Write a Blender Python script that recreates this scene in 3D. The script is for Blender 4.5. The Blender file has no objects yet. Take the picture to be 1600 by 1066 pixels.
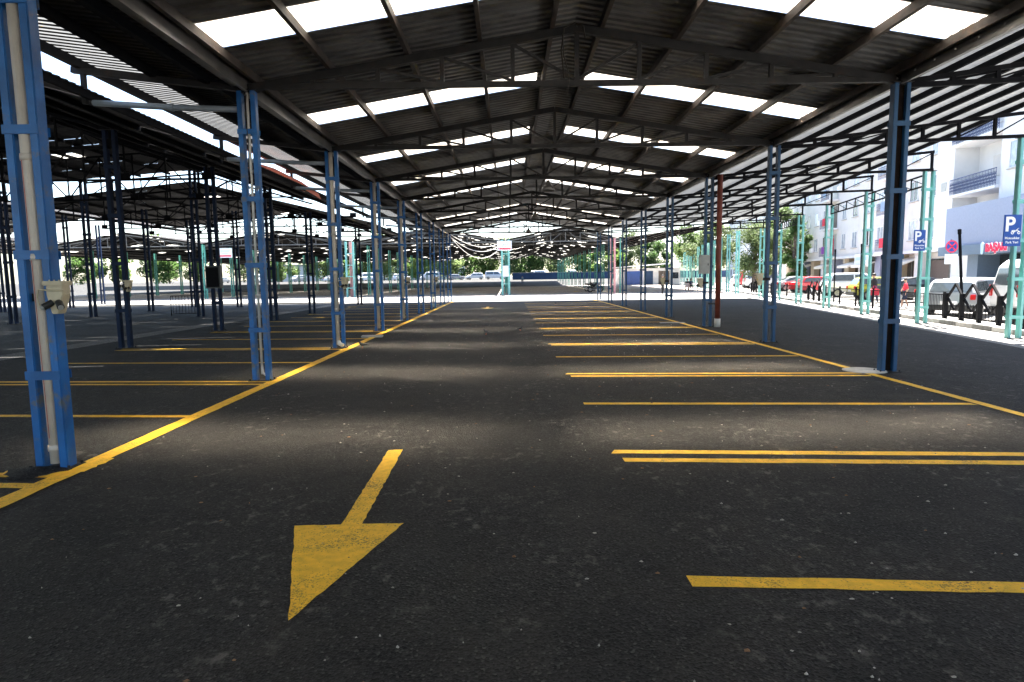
import bpy, bmesh, math, random
from mathutils import Vector, Matrix
random.seed(7)
scene = bpy.context.scene
COL = scene.collection
R = math.radians

# ------------------------------------------------------------------ camera, sky, sun, exposure
def set_camera():
    f, pitch, yaw, roll, h = 964.7, .1034, .0043, -.0135, 1.76
    fw = Vector((math.sin(yaw)*math.cos(pitch), math.cos(yaw)*math.cos(pitch), -math.sin(pitch)))
    r = Vector((math.cos(yaw), -math.sin(yaw), 0)); u = r.cross(fw)
    c, s = math.cos(roll), math.sin(roll)
    r2, u2 = c*r + s*u, c*u - s*r
    cd = bpy.data.cameras.new('camera'); co = bpy.data.objects.new('camera', cd); COL.objects.link(co)
    m = Matrix((r2, u2, -fw)).transposed().to_4x4(); m.translation = (0, 0, h)
    co.matrix_world = m
    cd.sensor_width = 36; cd.lens = f/1600*36; cd.clip_end = 3000; cd.clip_start = .05
    scene.camera = co
set_camera()
SUN = Vector((.14, .40, 1)).normalized()
w = bpy.data.worlds.new('World'); scene.world = w; w.use_nodes = True
nt = w.node_tree; sky = nt.nodes.new('ShaderNodeTexSky'); sky.sky_type = 'NISHITA'; sky.sun_disc = False
sky.sun_elevation = math.asin(SUN.z); sky.sun_rotation = math.atan2(SUN.x, SUN.y)
sky.air_density = 1.0; sky.dust_density = 1.2; sky.ozone_density = 1.0
nt.links.new(sky.outputs[0], nt.nodes['Background'].inputs[0]); nt.nodes['Background'].inputs[1].default_value = .06
sl = bpy.data.lights.new('sun', 'SUN'); sl.energy = 5; sl.angle = R(.5); sl.color = (1, .95, .87)
so = bpy.data.objects.new('sun', sl); COL.objects.link(so); so.rotation_euler = (-SUN).to_track_quat('-Z', 'Y').to_euler()
so.location = (0, 0, 60)
vs = scene.view_settings
vs.view_transform = 'Standard'; vs.look = 'None'; vs.exposure = 3.18; vs.gamma = 1; vs.use_curve_mapping = False
scene.render.engine = 'CYCLES'
cy = scene.cycles
cy.use_denoising = True; cy.max_bounces = 10; cy.diffuse_bounces = 5; cy.transmission_bounces = 8; cy.transparent_max_bounces = 12
cy.use_guiding = True; cy.sample_clamp_indirect = 150; cy.caustics_refractive = True; cy.caustics_reflective = False; cy.blur_glossy = 0

# ------------------------------------------------------------------ materials
def vary(m):   # shift the wear pattern from object to object
    t = m.node_tree; oi = t.nodes.new('ShaderNodeObjectInfo'); tc = [n for n in t.nodes if n.type == 'TEX_COORD'][0]
    vm = t.nodes.new('ShaderNodeVectorMath'); vm.operation = 'MULTIPLY_ADD'; vm.inputs[1].default_value = (37, 53, 71)
    t.links.new(oi.outputs['Random'], vm.inputs[0]); t.links.new(tc.outputs['Object'], vm.inputs[2])
    for n in t.nodes:
        if n.type == 'TEX_NOISE': t.links.new(vm.outputs[0], n.inputs['Vector'])
    return m
def mat(name, col, rough=.6, metal=0, noise=0, nscale=8, bump=0, bscale=60, spec=.5, dark=None, dscale=3, dlo=.55, dhi=.7, coat=0):
    m = bpy.data.materials.new(name); m.use_nodes = True; t = m.node_tree; b = t.nodes['Principled BSDF']
    b.inputs['Base Color'].default_value = (*col, 1); b.inputs['Roughness'].default_value = rough
    b.inputs['Metallic'].default_value = metal; b.inputs['Specular IOR Level'].default_value = spec
    b.inputs['Coat Weight'].default_value = coat
    tc = t.nodes.new('ShaderNodeTexCoord'); out = None
    if noise:
        n = t.nodes.new('ShaderNodeTexNoise'); n.inputs['Scale'].default_value = nscale; n.inputs['Detail'].default_value = 6
        t.links.new(tc.outputs['Object'], n.inputs['Vector'])
        mr = t.nodes.new('ShaderNodeMapRange'); mr.inputs[1].default_value = .3; mr.inputs[2].default_value = .7
        mr.inputs[3].default_value = 1-noise; mr.inputs[4].default_value = 1+noise
        t.links.new(n.outputs['Fac'], mr.inputs[0])
        vm = t.nodes.new('ShaderNodeVectorMath'); vm.operation = 'SCALE'; vm.inputs[0].default_value = col
        t.links.new(mr.outputs[0], vm.inputs['Scale']); out = vm.outputs[0]
    if dark:
        n = t.nodes.new('ShaderNodeTexNoise'); n.inputs['Scale'].default_value = dscale; n.inputs['Detail'].default_value = 8
        n.inputs['Roughness'].default_value = .65
        t.links.new(tc.outputs['Object'], n.inputs['Vector'])
        mr = t.nodes.new('ShaderNodeMapRange'); mr.inputs[1].default_value = dlo; mr.inputs[2].default_value = dhi
        t.links.new(n.outputs['Fac'], mr.inputs[0])
        mx = t.nodes.new('ShaderNodeMix'); mx.data_type = 'RGBA'; mx.inputs[6].default_value = (*col, 1); mx.inputs[7].default_value = (*dark, 1)
        t.links.new(mr.outputs[0], mx.inputs[0])
        if out: t.links.new(out, mx.inputs[6])
        out = mx.outputs[2]
    if out: t.links.new(out, b.inputs['Base Color'])
    if bump:
        n = t.nodes.new('ShaderNodeTexNoise'); n.inputs['Scale'].default_value = bscale; n.inputs['Detail'].default_value = 4
        t.links.new(tc.outputs['Object'], n.inputs['Vector'])
        bp = t.nodes.new('ShaderNodeBump'); bp.inputs['Strength'].default_value = bump; bp.inputs['Distance'].default_value = .02
        t.links.new(n.outputs['Fac'], bp.inputs['Height']); t.links.new(bp.outputs[0], b.inputs['Normal'])
    return m

def asphalt_mat(name, base, warm=1.0, spots=True):
    m = bpy.data.materials.new(name); m.use_nodes = True; t = m.node_tree; b = t.nodes['Principled BSDF']; N = t.nodes.new; L = t.links.new
    tc = N('ShaderNodeTexCoord')
    def noise(s, d=4, r=.6):
        n = N('ShaderNodeTexNoise'); n.inputs['Scale'].default_value = s; n.inputs['Detail'].default_value = d; n.inputs['Roughness'].default_value = r
        L(tc.outputs['Object'], n.inputs['Vector']); return n.outputs['Fac']
    def rng(x, a, c, lo, hi):
        r_ = N('ShaderNodeMapRange'); r_.inputs[1].default_value = a; r_.inputs[2].default_value = c; r_.inputs[3].default_value = lo; r_.inputs[4].default_value = hi
        L(x, r_.inputs[0]); return r_.outputs[0]
    def mul(a, c):
        q = N('ShaderNodeMath'); q.operation = 'MULTIPLY'; L(a, q.inputs[0]); L(c, q.inputs[1]); return q.outputs[0]
    v = N('ShaderNodeTexVoronoi'); v.inputs['Scale'].default_value = 75; L(tc.outputs['Object'], v.inputs['Vector'])
    stone = N('ShaderNodeSeparateColor'); L(v.outputs['Color'], stone.inputs[0])
    fac = mul(rng(stone.outputs[0], 0, 1, .3, 1.55), rng(noise(.35, 5), .3, .7, .75, 1.25))
    fac = mul(fac, rng(noise(6, 5), .3, .7, .85, 1.15))
    vm = N('ShaderNodeVectorMath'); vm.operation = 'SCALE'; vm.inputs[0].default_value = (base*1.02*warm, base, base*.98/warm)
    L(fac, vm.inputs['Scale']); col = vm.outputs[0]; pick = rng(stone.outputs[1], .93, .97, 0, .8)
    def over(col, mask, c):
        mx = N('ShaderNodeMix'); mx.data_type = 'RGBA'; L(mask, mx.inputs[0]); L(col, mx.inputs[6]); mx.inputs[7].default_value = (*c, 1); return mx.outputs[2]
    col = over(col, pick, (base*3.4, base*3.3, base*3.1))
    if spots:
        mp = N('ShaderNodeMapping'); mp.inputs['Scale'].default_value = (1, .8, 1); L(tc.outputs['Object'], mp.inputs[0])
        s1 = N('ShaderNodeTexNoise'); s1.inputs['Scale'].default_value = 9; s1.inputs['Detail'].default_value = 6; s1.inputs['Roughness'].default_value = .7
        L(mp.outputs[0], s1.inputs['Vector'])
        big = rng(noise(.8, 2), .46, .58, 0, 1)
        col = over(col, mul(rng(s1.outputs['Fac'], .545, .66, 0, .8), big), (.13, .122, .11))
        dust = mul(rng(noise(1.3, 6, .7), .45, .8, 0, .4), rng(noise(40, 3), .35, .7, .3, 1))
        col = over(col, dust, (.10, .09, .075))
    L(col, b.inputs['Base Color']); b.inputs['Roughness'].default_value = .82; b.inputs['Specular IOR Level'].default_value = .25
    bp = N('ShaderNodeBump'); bp.inputs['Strength'].default_value = .55; bp.inputs['Distance'].default_value = .012
    L(v.outputs['Distance'], bp.inputs['Height']); L(bp.outputs[0], b.inputs['Normal'])
    return m

def paint_mat(name, col, wear):
    m = mat(name, col, rough=.6, spec=.3); t = m.node_tree; b = t.nodes['Principled BSDF']; N = t.nodes.new; L = t.links.new
    tc = N('ShaderNodeTexCoord')
    n = N('ShaderNodeTexNoise'); n.inputs['Scale'].default_value = 75; n.inputs['Detail'].default_value = 5; n.inputs['Roughness'].default_value = .7
    L(tc.outputs['Object'], n.inputs['Vector'])
    n2 = N('ShaderNodeTexNoise'); n2.inputs['Scale'].default_value = 2.2; n2.inputs['Detail'].default_value = 5; L(tc.outputs['Object'], n2.inputs['Vector'])
    ad = N('ShaderNodeMath'); ad.operation = 'MULTIPLY_ADD'; L(n2.outputs['Fac'], ad.inputs[0]); ad.inputs[1].default_value = .5; L(n.outputs['Fac'], ad.inputs[2])
    mr = N('ShaderNodeMapRange'); mr.inputs[1].default_value = .92-wear; mr.inputs[2].default_value = 1.02-wear; L(ad.outputs[0], mr.inputs[0])
    mr.inputs[4].default_value = .8
    mx = N('ShaderNodeMix'); mx.data_type = 'RGBA'; L(mr.outputs[0], mx.inputs[0]); mx.inputs[6].default_value = (*col, 1); mx.inputs[7].default_value = (.05, .045, .035, 1)
    n3 = N('ShaderNodeTexNoise'); n3.inputs['Scale'].default_value = 14; n3.inputs['Detail'].default_value = 4; L(tc.outputs['Object'], n3.inputs['Vector'])
    hv = N('ShaderNodeMapRange'); hv.inputs[1].default_value = .3; hv.inputs[2].default_value = .7; hv.inputs[3].default_value = .82; hv.inputs[4].default_value = 1.1; L(n3.outputs['Fac'], hv.inputs[0])
    vm = N('ShaderNodeVectorMath'); vm.operation = 'SCALE'; L(mx.outputs[2], vm.inputs[0]); L(hv.outputs[0], vm.inputs['Scale'])
    L(vm.outputs[0], b.inputs['Base Color'])
    bp = N('ShaderNodeBump'); bp.inputs['Strength'].default_value = .4; bp.inputs['Distance'].default_value = .01; L(n.outputs['Fac'], bp.inputs['Height']); L(bp.outputs[0], b.inputs['Normal'])
    return m

def sheet_trans(name, col, refr, rough=.3, dirt=.25):
    m = bpy.data.materials.new(name); m.use_nodes = True; t = m.node_tree; t.nodes.remove(t.nodes['Principled BSDF']); N = t.nodes.new; L = t.links.new
    out = t.nodes['Material Output']
    tc = N('ShaderNodeTexCoord'); n = N('ShaderNodeTexNoise'); n.inputs['Scale'].default_value = 2.5; n.inputs['Detail'].default_value = 6; L(tc.outputs['Object'], n.inputs['Vector'])
    mr = N('ShaderNodeMapRange'); mr.inputs[1].default_value = .35; mr.inputs[2].default_value = .7; mr.inputs[3].default_value = 1; mr.inputs[4].default_value = 1-dirt; L(n.outputs['Fac'], mr.inputs[0])
    vm = N('ShaderNodeVectorMath'); vm.operation = 'SCALE'; vm.inputs[0].default_value = col; L(mr.outputs[0], vm.inputs['Scale'])
    tr = N('ShaderNodeBsdfTranslucent'); L(vm.outputs[0], tr.inputs[0])
    res = tr.outputs[0]
    if refr:
        rf = N('ShaderNodeBsdfRefraction'); rf.inputs['Roughness'].default_value = rough; rf.inputs['IOR'].default_value = 1.45; L(vm.outputs[0], rf.inputs[0])
        ms = N('ShaderNodeMixShader'); ms.inputs[0].default_value = refr; L(tr.outputs[0], ms.inputs[1]); L(rf.outputs[0], ms.inputs[2]); res = ms.outputs[0]
    else:
        df = N('ShaderNodeBsdfDiffuse'); df.inputs[0].default_value = (.75, .77, .77, 1)
        ad = N('ShaderNodeMixShader'); ad.inputs[0].default_value = .5; L(tr.outputs[0], ad.inputs[1]); L(df.outputs[0], ad.inputs[2]); res = ad.outputs[0]
    L(res, out.inputs[0]); return m

M = {}
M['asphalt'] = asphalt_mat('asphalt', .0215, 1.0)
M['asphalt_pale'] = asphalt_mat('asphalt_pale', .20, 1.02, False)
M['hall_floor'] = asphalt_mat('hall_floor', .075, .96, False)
M['far_floor_lit'] = asphalt_mat('far_floor_lit', .36, 1.12, False)  # asphalt lightened and warmed, the far hall's stronger light put into its colour
M['slope'] = asphalt_mat('slope', .04, .94, False)
M['skid'] = mat('rubber_mark', (.011, .011, .011), .6, noise=.4, nscale=20)
M['yellow'] = paint_mat('yellow_paint', (.90, .53, .028), .10)
M['yellow_arrow'] = paint_mat('yellow_arrow_paint', (.90, .53, .028), .13)
M['yellow_far'] = paint_mat('yellow_far_paint', (.75, .47, .05), .08)
M['white_paint'] = paint_mat('white_paint', (.7, .7, .68), .1)
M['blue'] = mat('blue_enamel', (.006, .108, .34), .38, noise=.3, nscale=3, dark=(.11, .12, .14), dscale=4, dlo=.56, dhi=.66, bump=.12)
M['blue_shaded'] = mat('blue_shaded_enamel', (.009, .06, .15), .45, noise=.25, nscale=3, dark=(.05, .07, .1), dscale=4, dlo=.58, dhi=.75)  # right-row copy of the blue, shade put into its darker colour
for k in ('blue','blue_shaded'): vary(M[k])
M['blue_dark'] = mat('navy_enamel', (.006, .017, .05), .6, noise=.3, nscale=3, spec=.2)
M['teal'] = mat('teal_enamel', (.20, .50, .46), .4, noise=.15, nscale=3, dark=(.4, .52, .5), dscale=4, dlo=.62, dhi=.75)
M['teal_far'] = mat('green_enamel', (.10, .38, .31), .45, noise=.25, nscale=2)
M['pinkish'] = mat('pink_enamel', (.6, .3, .3), .5, noise=.15)
M['steel'] = mat('dark_steel', (.025, .025, .026), .55, noise=.25, nscale=6, dark=(.038, .027, .022), dscale=5, dlo=.55, dhi=.7, spec=.15)
M['steel_black'] = mat('black_steel', (.009, .0092, .011), .75, noise=.2, spec=.08)
M['purlin'] = mat('purlin_steel', (.058, .050, .045), .6, noise=.3, nscale=5, dark=(.085, .05, .034), dscale=4, spec=.15)
M['sheet'] = mat('galvanised_sheet', (.112, .114, .117), .5, metal=.2, noise=.4, nscale=2.5, dark=(.055, .055, .055), dscale=1.5)
M['sheet_dark'] = mat('old_dark_sheet', (.045, .042, .041), .6, metal=.1, noise=.35, nscale=2, dark=(.026, .023, .021), dscale=1.3, spec=.15)
M['gutter'] = mat('gutter_metal', (.15, .145, .14), .4, metal=.5, noise=.25, nscale=3)
M['skylight'] = sheet_trans('skylight_fibreglass', (.95, .895, .81), .67, .38, .1)
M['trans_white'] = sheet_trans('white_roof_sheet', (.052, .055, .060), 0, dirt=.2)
M['hall_clear'] = sheet_trans('hall_clear_sheet', (.62, .60, .55), 0, .25)
M['trans_clear'] = sheet_trans('clear_corrugated', (.13, .135, .14), 0, .25)
M['cable_grey'] = mat('dusty_cable', (.05, .045, .04), .7, noise=.2, spec=.1)
M['pvc'] = mat('grey_pvc', (.62, .55, .47), .4, noise=.12, nscale=4)
M['pvc_w'] = mat('white_pvc', (.62, .60, .56), .4, noise=.12, nscale=4)
M['grey_pipe'] = mat('grey_pipe', (.28, .33, .38), .4, noise=.1)
M['rust_pipe'] = mat('red_oxide_pipe', (.19, .045, .028), .5, noise=.25, nscale=4)
M['rust_pipe_dark'] = mat('dark_brown_pipe', (.014, .010, .009), .8, noise=.25, spec=.05)
M['cream'] = mat('cream_plastic', (.56, .47, .31), .45, noise=.12)
M['cabinet'] = mat('grey_cabinet', (.38, .38, .36), .45, noise=.1)
M['black'] = mat('black_plastic', (.015, .015, .016), .4, noise=.15)
M['red_line'] = mat('red_print', (.5, .04, .03), .5, noise=.1)
M['white'] = mat('white_render', (.68, .68, .69), .7, noise=.04, nscale=1.5, dark=(.48, .47, .46), dscale=.7, dlo=.6, dhi=.85)
M['white_b'] = mat('cream_render', (.64, .62, .60), .7, noise=.05, nscale=1.2, dark=(.45, .43, .41), dscale=.6, dlo=.58, dhi=.85)
M['concrete'] = mat('concrete', (.4, .39, .37), .8, noise=.2, nscale=3, bump=.2)
M['kerb_dark'] = mat('kerb_grey', (.15, .15, .145), .8, noise=.25)
M['panel_blue'] = mat('grey_blue_cladding', (.26, .29, .40), .45, noise=.05)
M['fascia'] = mat('slate_fascia', (.12, .17, .24), .45, noise=.06)
M['glass_dark'] = mat('dark_glass', (.02, .025, .03), .06, noise=.2, nscale=2, spec=.8)
M['glass_car'] = mat('car_glass', (.06, .075, .085), .05, noise=.1, spec=.9)
M['glass_pale'] = mat('curtained_pane', (.35, .40, .45), .1, noise=.25, nscale=3, spec=.6)
M['sign_blue'] = mat('sign_blue', (.015, .075, .33), .35, noise=.06)
M['sign_white'] = mat('sign_white', (.85, .86, .88), .4, noise=.03)
M['sign_red'] = mat('sign_red', (.75, .03, .07), .4, noise=.05)
M['sign_pale'] = mat('sign_pale_blue', (.5, .66, .8), .4, noise=.05)
M['shop_red'] = mat('shop_letter_red', (.8, .02, .09), .4, noise=.04)
M['rail'] = mat('navy_iron', (.03, .045, .13), .45, noise=.15)
M['leaf'] = mat('leaf', (.115, .18, .05), .55, noise=.45, nscale=1.2, spec=.3)
M['leaf2'] = mat('leaf_dark', (.075, .135, .04), .55, noise=.45, nscale=1.2, spec=.3)
M['leaf3'] = mat('leaf_pale', (.15, .20, .08), .55, noise=.4, nscale=1.2, spec=.3)
for k in ('leaf','leaf2','leaf3'):
    t = M[k].node_tree; b = t.nodes['Principled BSDF']; tr = t.nodes.new('ShaderNodeBsdfTranslucent'); src = b.inputs['Base Color'].links[0].from_socket
    t.links.new(src, tr.inputs[0]); ms = t.nodes.new('ShaderNodeMixShader'); ms.inputs[0].default_value = .6
    t.links.new(b.outputs[0], ms.inputs[1]); t.links.new(tr.outputs[0], ms.inputs[2]); t.links.new(ms.outputs[0], t.nodes['Material Output'].inputs[0])
M['bark'] = mat('bark', (.13, .10, .075), .85, noise=.3, nscale=6, bump=.4, bscale=20)
M['tyre'] = mat('tyre', (.02, .02, .021), .8, noise=.15)
M['rim'] = mat('alloy', (.45, .46, .47), .3, metal=.8, noise=.08)
M['lamp_red'] = mat('tail_lamp', (.5, .015, .015), .2, noise=.1)
M['lamp_clear'] = mat('head_lamp', (.7, .72, .74), .12, noise=.05)
M['plate'] = mat('number_plate', (.75, .75, .75), .4, noise=.03)
M['wallblue'] = mat('blue_wall_paint', (.008, .04, .11), .6, noise=.15, nscale=2)
M['orange'] = mat('orange_tarp', (.62, .15, .08), .6, noise=.15)
M['awning'] = mat('awning_cloth', (.72, .68, .62), .7, noise=.06)
M['brown'] = mat('brown_door', (.10, .075, .06), .5, noise=.15)
M['ochre'] = mat('ochre_wall', (.42, .34, .24), .7, noise=.1)
M['skin'] = mat('skin', (.50, .30, .21), .5, noise=.08)
M['hair'] = mat('hair', (.018, .013, .01), .6, noise=.2)
M['cloth_red'] = mat('red_cloth', (.62, .03, .06), .8, noise=.12)
M['cloth_navy'] = mat('navy_cloth', (.02, .03, .07), .8, noise=.12)
M['cloth_black'] = mat('black_cloth', (.015, .015, .017), .8, noise=.15)
M['cloth_blue'] = mat('pale_blue_cloth', (.25, .36, .5), .8, noise=.12)
M['cloth_white'] = mat('white_cloth', (.7, .7, .7), .8, noise=.08)
M['cloth_purple'] = mat('purple_cloth', (.28, .08, .4), .8, noise=.12)
M['chair'] = mat('pinkish_plastic', (.66, .50, .44), .5, noise=.1)
M['bird'] = mat('feathers', (.05, .052, .06), .6, noise=.3, nscale=30)
M['grit'] = mat('pale_grit', (.36, .34, .30), .8, noise=.35, nscale=3)
M['leafbit'] = mat('dry_leaf', (.22, .12, .06), .8, noise=.35, nscale=3)
M['manhole'] = mat('pale_cover', (.5, .5, .48), .6, noise=.2, nscale=4)
CARC = {}
def carpaint(n, c, metal=.2):
    if n not in CARC: CARC[n] = mat('car_paint_'+n, c, .28, metal=metal, noise=.05, nscale=2, coat=.6)
    return CARC[n]

# ------------------------------------------------------------------ mesh helpers
class MB:
    def __init__(self): self.v = []; self.f = []; self.m = []; self.mi = 0
    def add(self, vs, fs):
        o = len(self.v); self.v += [tuple(p) for p in vs]; self.f += [tuple(i+o for i in q) for q in fs]; self.m += [self.mi]*len(fs); return self
    def box(self, x0, x1, y0, y1, z0, z1):
        v = [(x0,y0,z0),(x1,y0,z0),(x1,y1,z0),(x0,y1,z0),(x0,y0,z1),(x1,y0,z1),(x1,y1,z1),(x0,y1,z1)]
        return self.add(v, [(0,3,2,1),(4,5,6,7),(0,1,5,4),(1,2,6,5),(2,3,7,6),(3,0,4,7)])
    def cbox(self, c, s): return self.box(c[0]-s[0]/2, c[0]+s[0]/2, c[1]-s[1]/2, c[1]+s[1]/2, c[2]-s[2]/2, c[2]+s[2]/2)
    def bar(self, p, q, w, h, up=(0,0,1)):
        p, q = Vector(p), Vector(q); d = (q-p).normalized(); u = Vector(up)
        if abs(d.dot(u)) > .98: u = Vector((0,1,0))
        s = d.cross(u).normalized(); u = s.cross(d).normalized(); s *= w/2; u *= h/2
        v = [p-s-u,p+s-u,p+s+u,p-s+u,q-s-u,q+s-u,q+s+u,q-s+u]
        return self.add(v, [(0,1,2,3),(7,6,5,4),(0,4,5,1),(1,5,6,2),(2,6,7,3),(3,7,4,0)])
    def tube(self, pts, r, n=10, cap=True):
        pts = [Vector(p) for p in pts]; rs = r if isinstance(r, (list, tuple)) else [r]*len(pts); vs = []; fs = []; ref = None
        for i, p in enumerate(pts):
            d = (pts[min(i+1,len(pts)-1)]-pts[max(i-1,0)]).normalized()
            if ref is None: ref = d.orthogonal().normalized()
            ref = (ref-d*ref.dot(d)); ref = ref.normalized() if ref.length > 1e-5 else d.orthogonal().normalized()
            b = d.cross(ref)
            vs += [p+(ref*math.cos(2*math.pi*k/n)+b*math.sin(2*math.pi*k/n))*rs[i] for k in range(n)]
        for i in range(len(pts)-1):
            for k in range(n): fs.append((i*n+k, i*n+(k+1)%n, (i+1)*n+(k+1)%n, (i+1)*n+k))
        if cap: fs.append(tuple(range(n-1,-1,-1))); fs.append(tuple((len(pts)-1)*n+k for k in range(n)))
        return self.add(vs, fs)
    def lathe(self, prof, c=(0,0,0), n=20):
        vs = []; fs = []
        for r, z in prof: vs += [(c[0]+r*math.cos(2*math.pi*k/n), c[1]+r*math.sin(2*math.pi*k/n), c[2]+z) for k in range(n)]
        for i in range(len(prof)-1):
            for k in range(n): fs.append((i*n+k, i*n+(k+1)%n, (i+1)*n+(k+1)%n, (i+1)*n+k))
        return self.add(vs, fs)
    def prism(self, poly, y0, y1, axis='y'):   # poly (a,b); axis y: (a,y,b); axis z: (a,b,z); axis x: (x,a,b)
        n = len(poly)
        def P(a, b, t): return (a,t,b) if axis == 'y' else ((a,b,t) if axis == 'z' else (t,a,b))
        v = [P(a,b,y0) for a,b in poly]+[P(a,b,y1) for a,b in poly]
        f = [tuple(range(n)), tuple(range(2*n-1,n-1,-1))]+[(i,i+n,(i+1)%n+n,(i+1)%n) for i in range(n)]
        return self.add(v, f)
    def build(self, name, m, parent=None, loc=None, smooth=False, fix=True, bevel=0):
        me = bpy.data.meshes.new(name); me.from_pydata(self.v, [], self.f)
        ms = m if isinstance(m, (list, tuple)) else [m]
        for k in ms: me.materials.append(M[k] if isinstance(k, str) else k)
        if len(ms) > 1: me.polygons.foreach_set('material_index', self.m)
        if fix or bevel:
            bm = bmesh.new(); bm.from_mesh(me)
            if bevel:
                bmesh.ops.bevel(bm, geom=[e for e in bm.edges if e.is_manifold and e.calc_face_angle(0) > .4], offset=bevel, segments=2, affect='EDGES', clamp_overlap=True)
            bmesh.ops.recalc_face_normals(bm, faces=bm.faces); bm.to_mesh(me); bm.free()
        if smooth: me.polygons.foreach_set('use_smooth', [True]*len(me.polygons))
        me.update()
        o = bpy.data.objects.new(name, me); COL.objects.link(o)
        if parent: o.parent = parent
        if loc: o.location = loc
        return o

def tag(o, label, cat, group=None):
    o['label'] = label; o['category'] = cat
    if group: o['group'] = group
    return o
def thing(name, label, cat, loc=(0,0,0), rz=0, group=None):
    o = bpy.data.objects.new(name, None); COL.objects.link(o); o.location = loc; o.rotation_euler = (0,0,rz)
    o.empty_display_size = .2
    return tag(o, label, cat, group)
def struct(o): o['kind'] = 'structure'; return o
def dup(root, label=None, loc=None, rz=None, group=None):
    def cp(o, par):
        c = o.copy(); COL.objects.link(c)
        if par: c.parent = par
        for ch in o.children: cp(ch, c)
        return c
    r = cp(root, None)
    if label: r['label'] = label
    if group: r['group'] = group
    if loc is not None: r.location = loc
    if rz is not None: r.rotation_euler = (0,0,rz)
    return r
ORD = ['first','second','third','fourth','fifth','sixth','seventh','eighth','ninth','tenth','eleventh','twelfth','thirteenth','fourteenth','fifteenth','sixteenth','seventeenth','eighteenth','nineteenth','twentieth']

# ------------------------------------------------------------------ layout numbers
XL, XR, Y0, SP, NB = -4.37, 6.69, 5.81, 5.0, 9
YS = [Y0+SP*k for k in range(NB)]
XRI, ZE, ZR = 1.2, 5.17, 6.08        # ridge x, sheet height at eave and ridge
YA, YB = -14.0, 47.2                 # near and far end of the main roof
SA = Vector((.186, .9825, 0)); SN = Vector((.9825, -.186, 0)); SO = Vector((13.05, 15.86, 0))
def st(s, t, z=0): return SO+SA*s+SN*t+Vector((0,0,z))
SROT = math.atan2(SA.y, SA.x)        # local x axis runs along the street
def xo(y): return 13.05+.1893*(y-15.86)     # the slanting outer line

# ------------------------------------------------------------------ ground, lanes, street
def sheet(name, pts, z, m, th=None):
    mb = MB(); mb.add([(x,y,z) for x,y in pts], [tuple(range(len(pts)))]); return mb
g = MB(); ys = [-300,-20,0,30,60,124,150,420,1500]; zs = [0,0,0,0,0,0,1.2,1.2,1.2]; xs = [-800,-100,-40,0,40,100,800]
vs = [(x,y,z) for y,z in zip(ys,zs) for x in xs]; n = len(xs)
g.add(vs, [(j*n+i, j*n+i+1, (j+1)*n+i+1, (j+1)*n+i) for j in range(len(ys)-1) for i in range(n-1)])
struct(g.build('ground', 'asphalt', fix=False))
def strip(name, quad, z, m):
    mb = MB(); mb.add([(p[0],p[1],z) for p in quad], [(0,1,2,3)]); return struct(mb.build(name, m, fix=False))
strip('cross_lane', [(-120,48.6),(17.6,44.6),(19.6,56.5),(-120,60.2)], .004, 'asphalt_pale')  # sunlit brightness of the lane put into a paler asphalt colour
strip('far_hall_floor', [(-120,61.2),(20,57.6),(29,112),(29,124),(-120,124)], .004, 'far_floor_lit')
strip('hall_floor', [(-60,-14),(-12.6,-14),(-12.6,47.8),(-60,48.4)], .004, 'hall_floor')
strip('pale_floor_strip', [(-12.55,-14),(-11.7,-14),(-11.7,47.7),(-12.55,47.7)], .006, 'asphalt_pale')  # paler strip along the edge of the hall floor
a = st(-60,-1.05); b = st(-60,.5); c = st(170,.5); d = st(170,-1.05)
strip('sunlit_edge_strip', [a,b,c,d], .004, 'asphalt_pale')  # sunlit ground beyond the roof's shadow edge, put in as paler asphalt
# street: pavement with kerb, then roadway
def slab(name, s0, s1, t0, t1, z0, z1, m):
    mb = MB(); v = [st(s0,t0,z0),st(s0,t1,z0),st(s1,t1,z0),st(s1,t0,z0),st(s0,t0,z1),st(s0,t1,z1),st(s1,t1,z1),st(s1,t0,z1)]
    mb.add(v, [(0,3,2,1),(4,5,6,7),(0,1,5,4),(1,2,6,5),(2,3,7,6),(3,0,4,7)]); return struct(mb.build(name, m))
slab('pavement', -60, 170, .72, 1.7, 0, .13, 'concrete')
mb = MB(); mk = MB()
i = 0; s = -20
while s < 100:
    (mb if i % 2 else mk).bar(st(s+.02,.62,.075), st(s+.98,.62,.075), .18, .15); s += 1.0; i += 1
struct(mb.build('kerb', 'concrete', bevel=.01)); struct(mk.build('kerb', 'kerb_dark', bevel=.01))
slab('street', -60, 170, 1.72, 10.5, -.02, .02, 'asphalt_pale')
slab('far_pavement', -60, 170, 10.52, 12.6, 0, .14, 'concrete')

# ------------------------------------------------------------------ painted lines and arrows
def quad_line(name, p, q, wd, label, m='yellow', group=None, z=.004, cat='parking line', mb=None):
    p = Vector((*p,0)); q = Vector((*q,0)); d = (q-p).normalized(); s = Vector((-d.y,d.x,0))*wd/2
    nseg = max(2, int((q-p).length/.18)); vs = []; fs = []
    rnd = random.Random(int(p.x*1000+p.y*77))
    for i in range(nseg+1):
        c = p+(q-p)*i/nseg; j1 = rnd.uniform(-.006,.006); j2 = rnd.uniform(-.006,.006); e = .03 if i in (0,nseg) else 0
        vs += [c-s*(1+j1/wd*2)+d*e*rnd.uniform(-1,1)+Vector((0,0,z)), c+s*(1+j2/wd*2)+d*e*rnd.uniform(-1,1)+Vector((0,0,z))]
    for i in range(nseg): fs.append((2*i,2*i+2,2*i+3,2*i+1))
    if mb is not None: mb.add(vs, fs); return
    mb = MB(); mb.add(vs, fs)
    return tag(mb.build(name, m, fix=False), label, cat, group)
quad_line('edge_line', (-4.1,-12), (-4.13,45.5), .19, 'long yellow line along the left column row', z=.008, cat='edge line')
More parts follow.
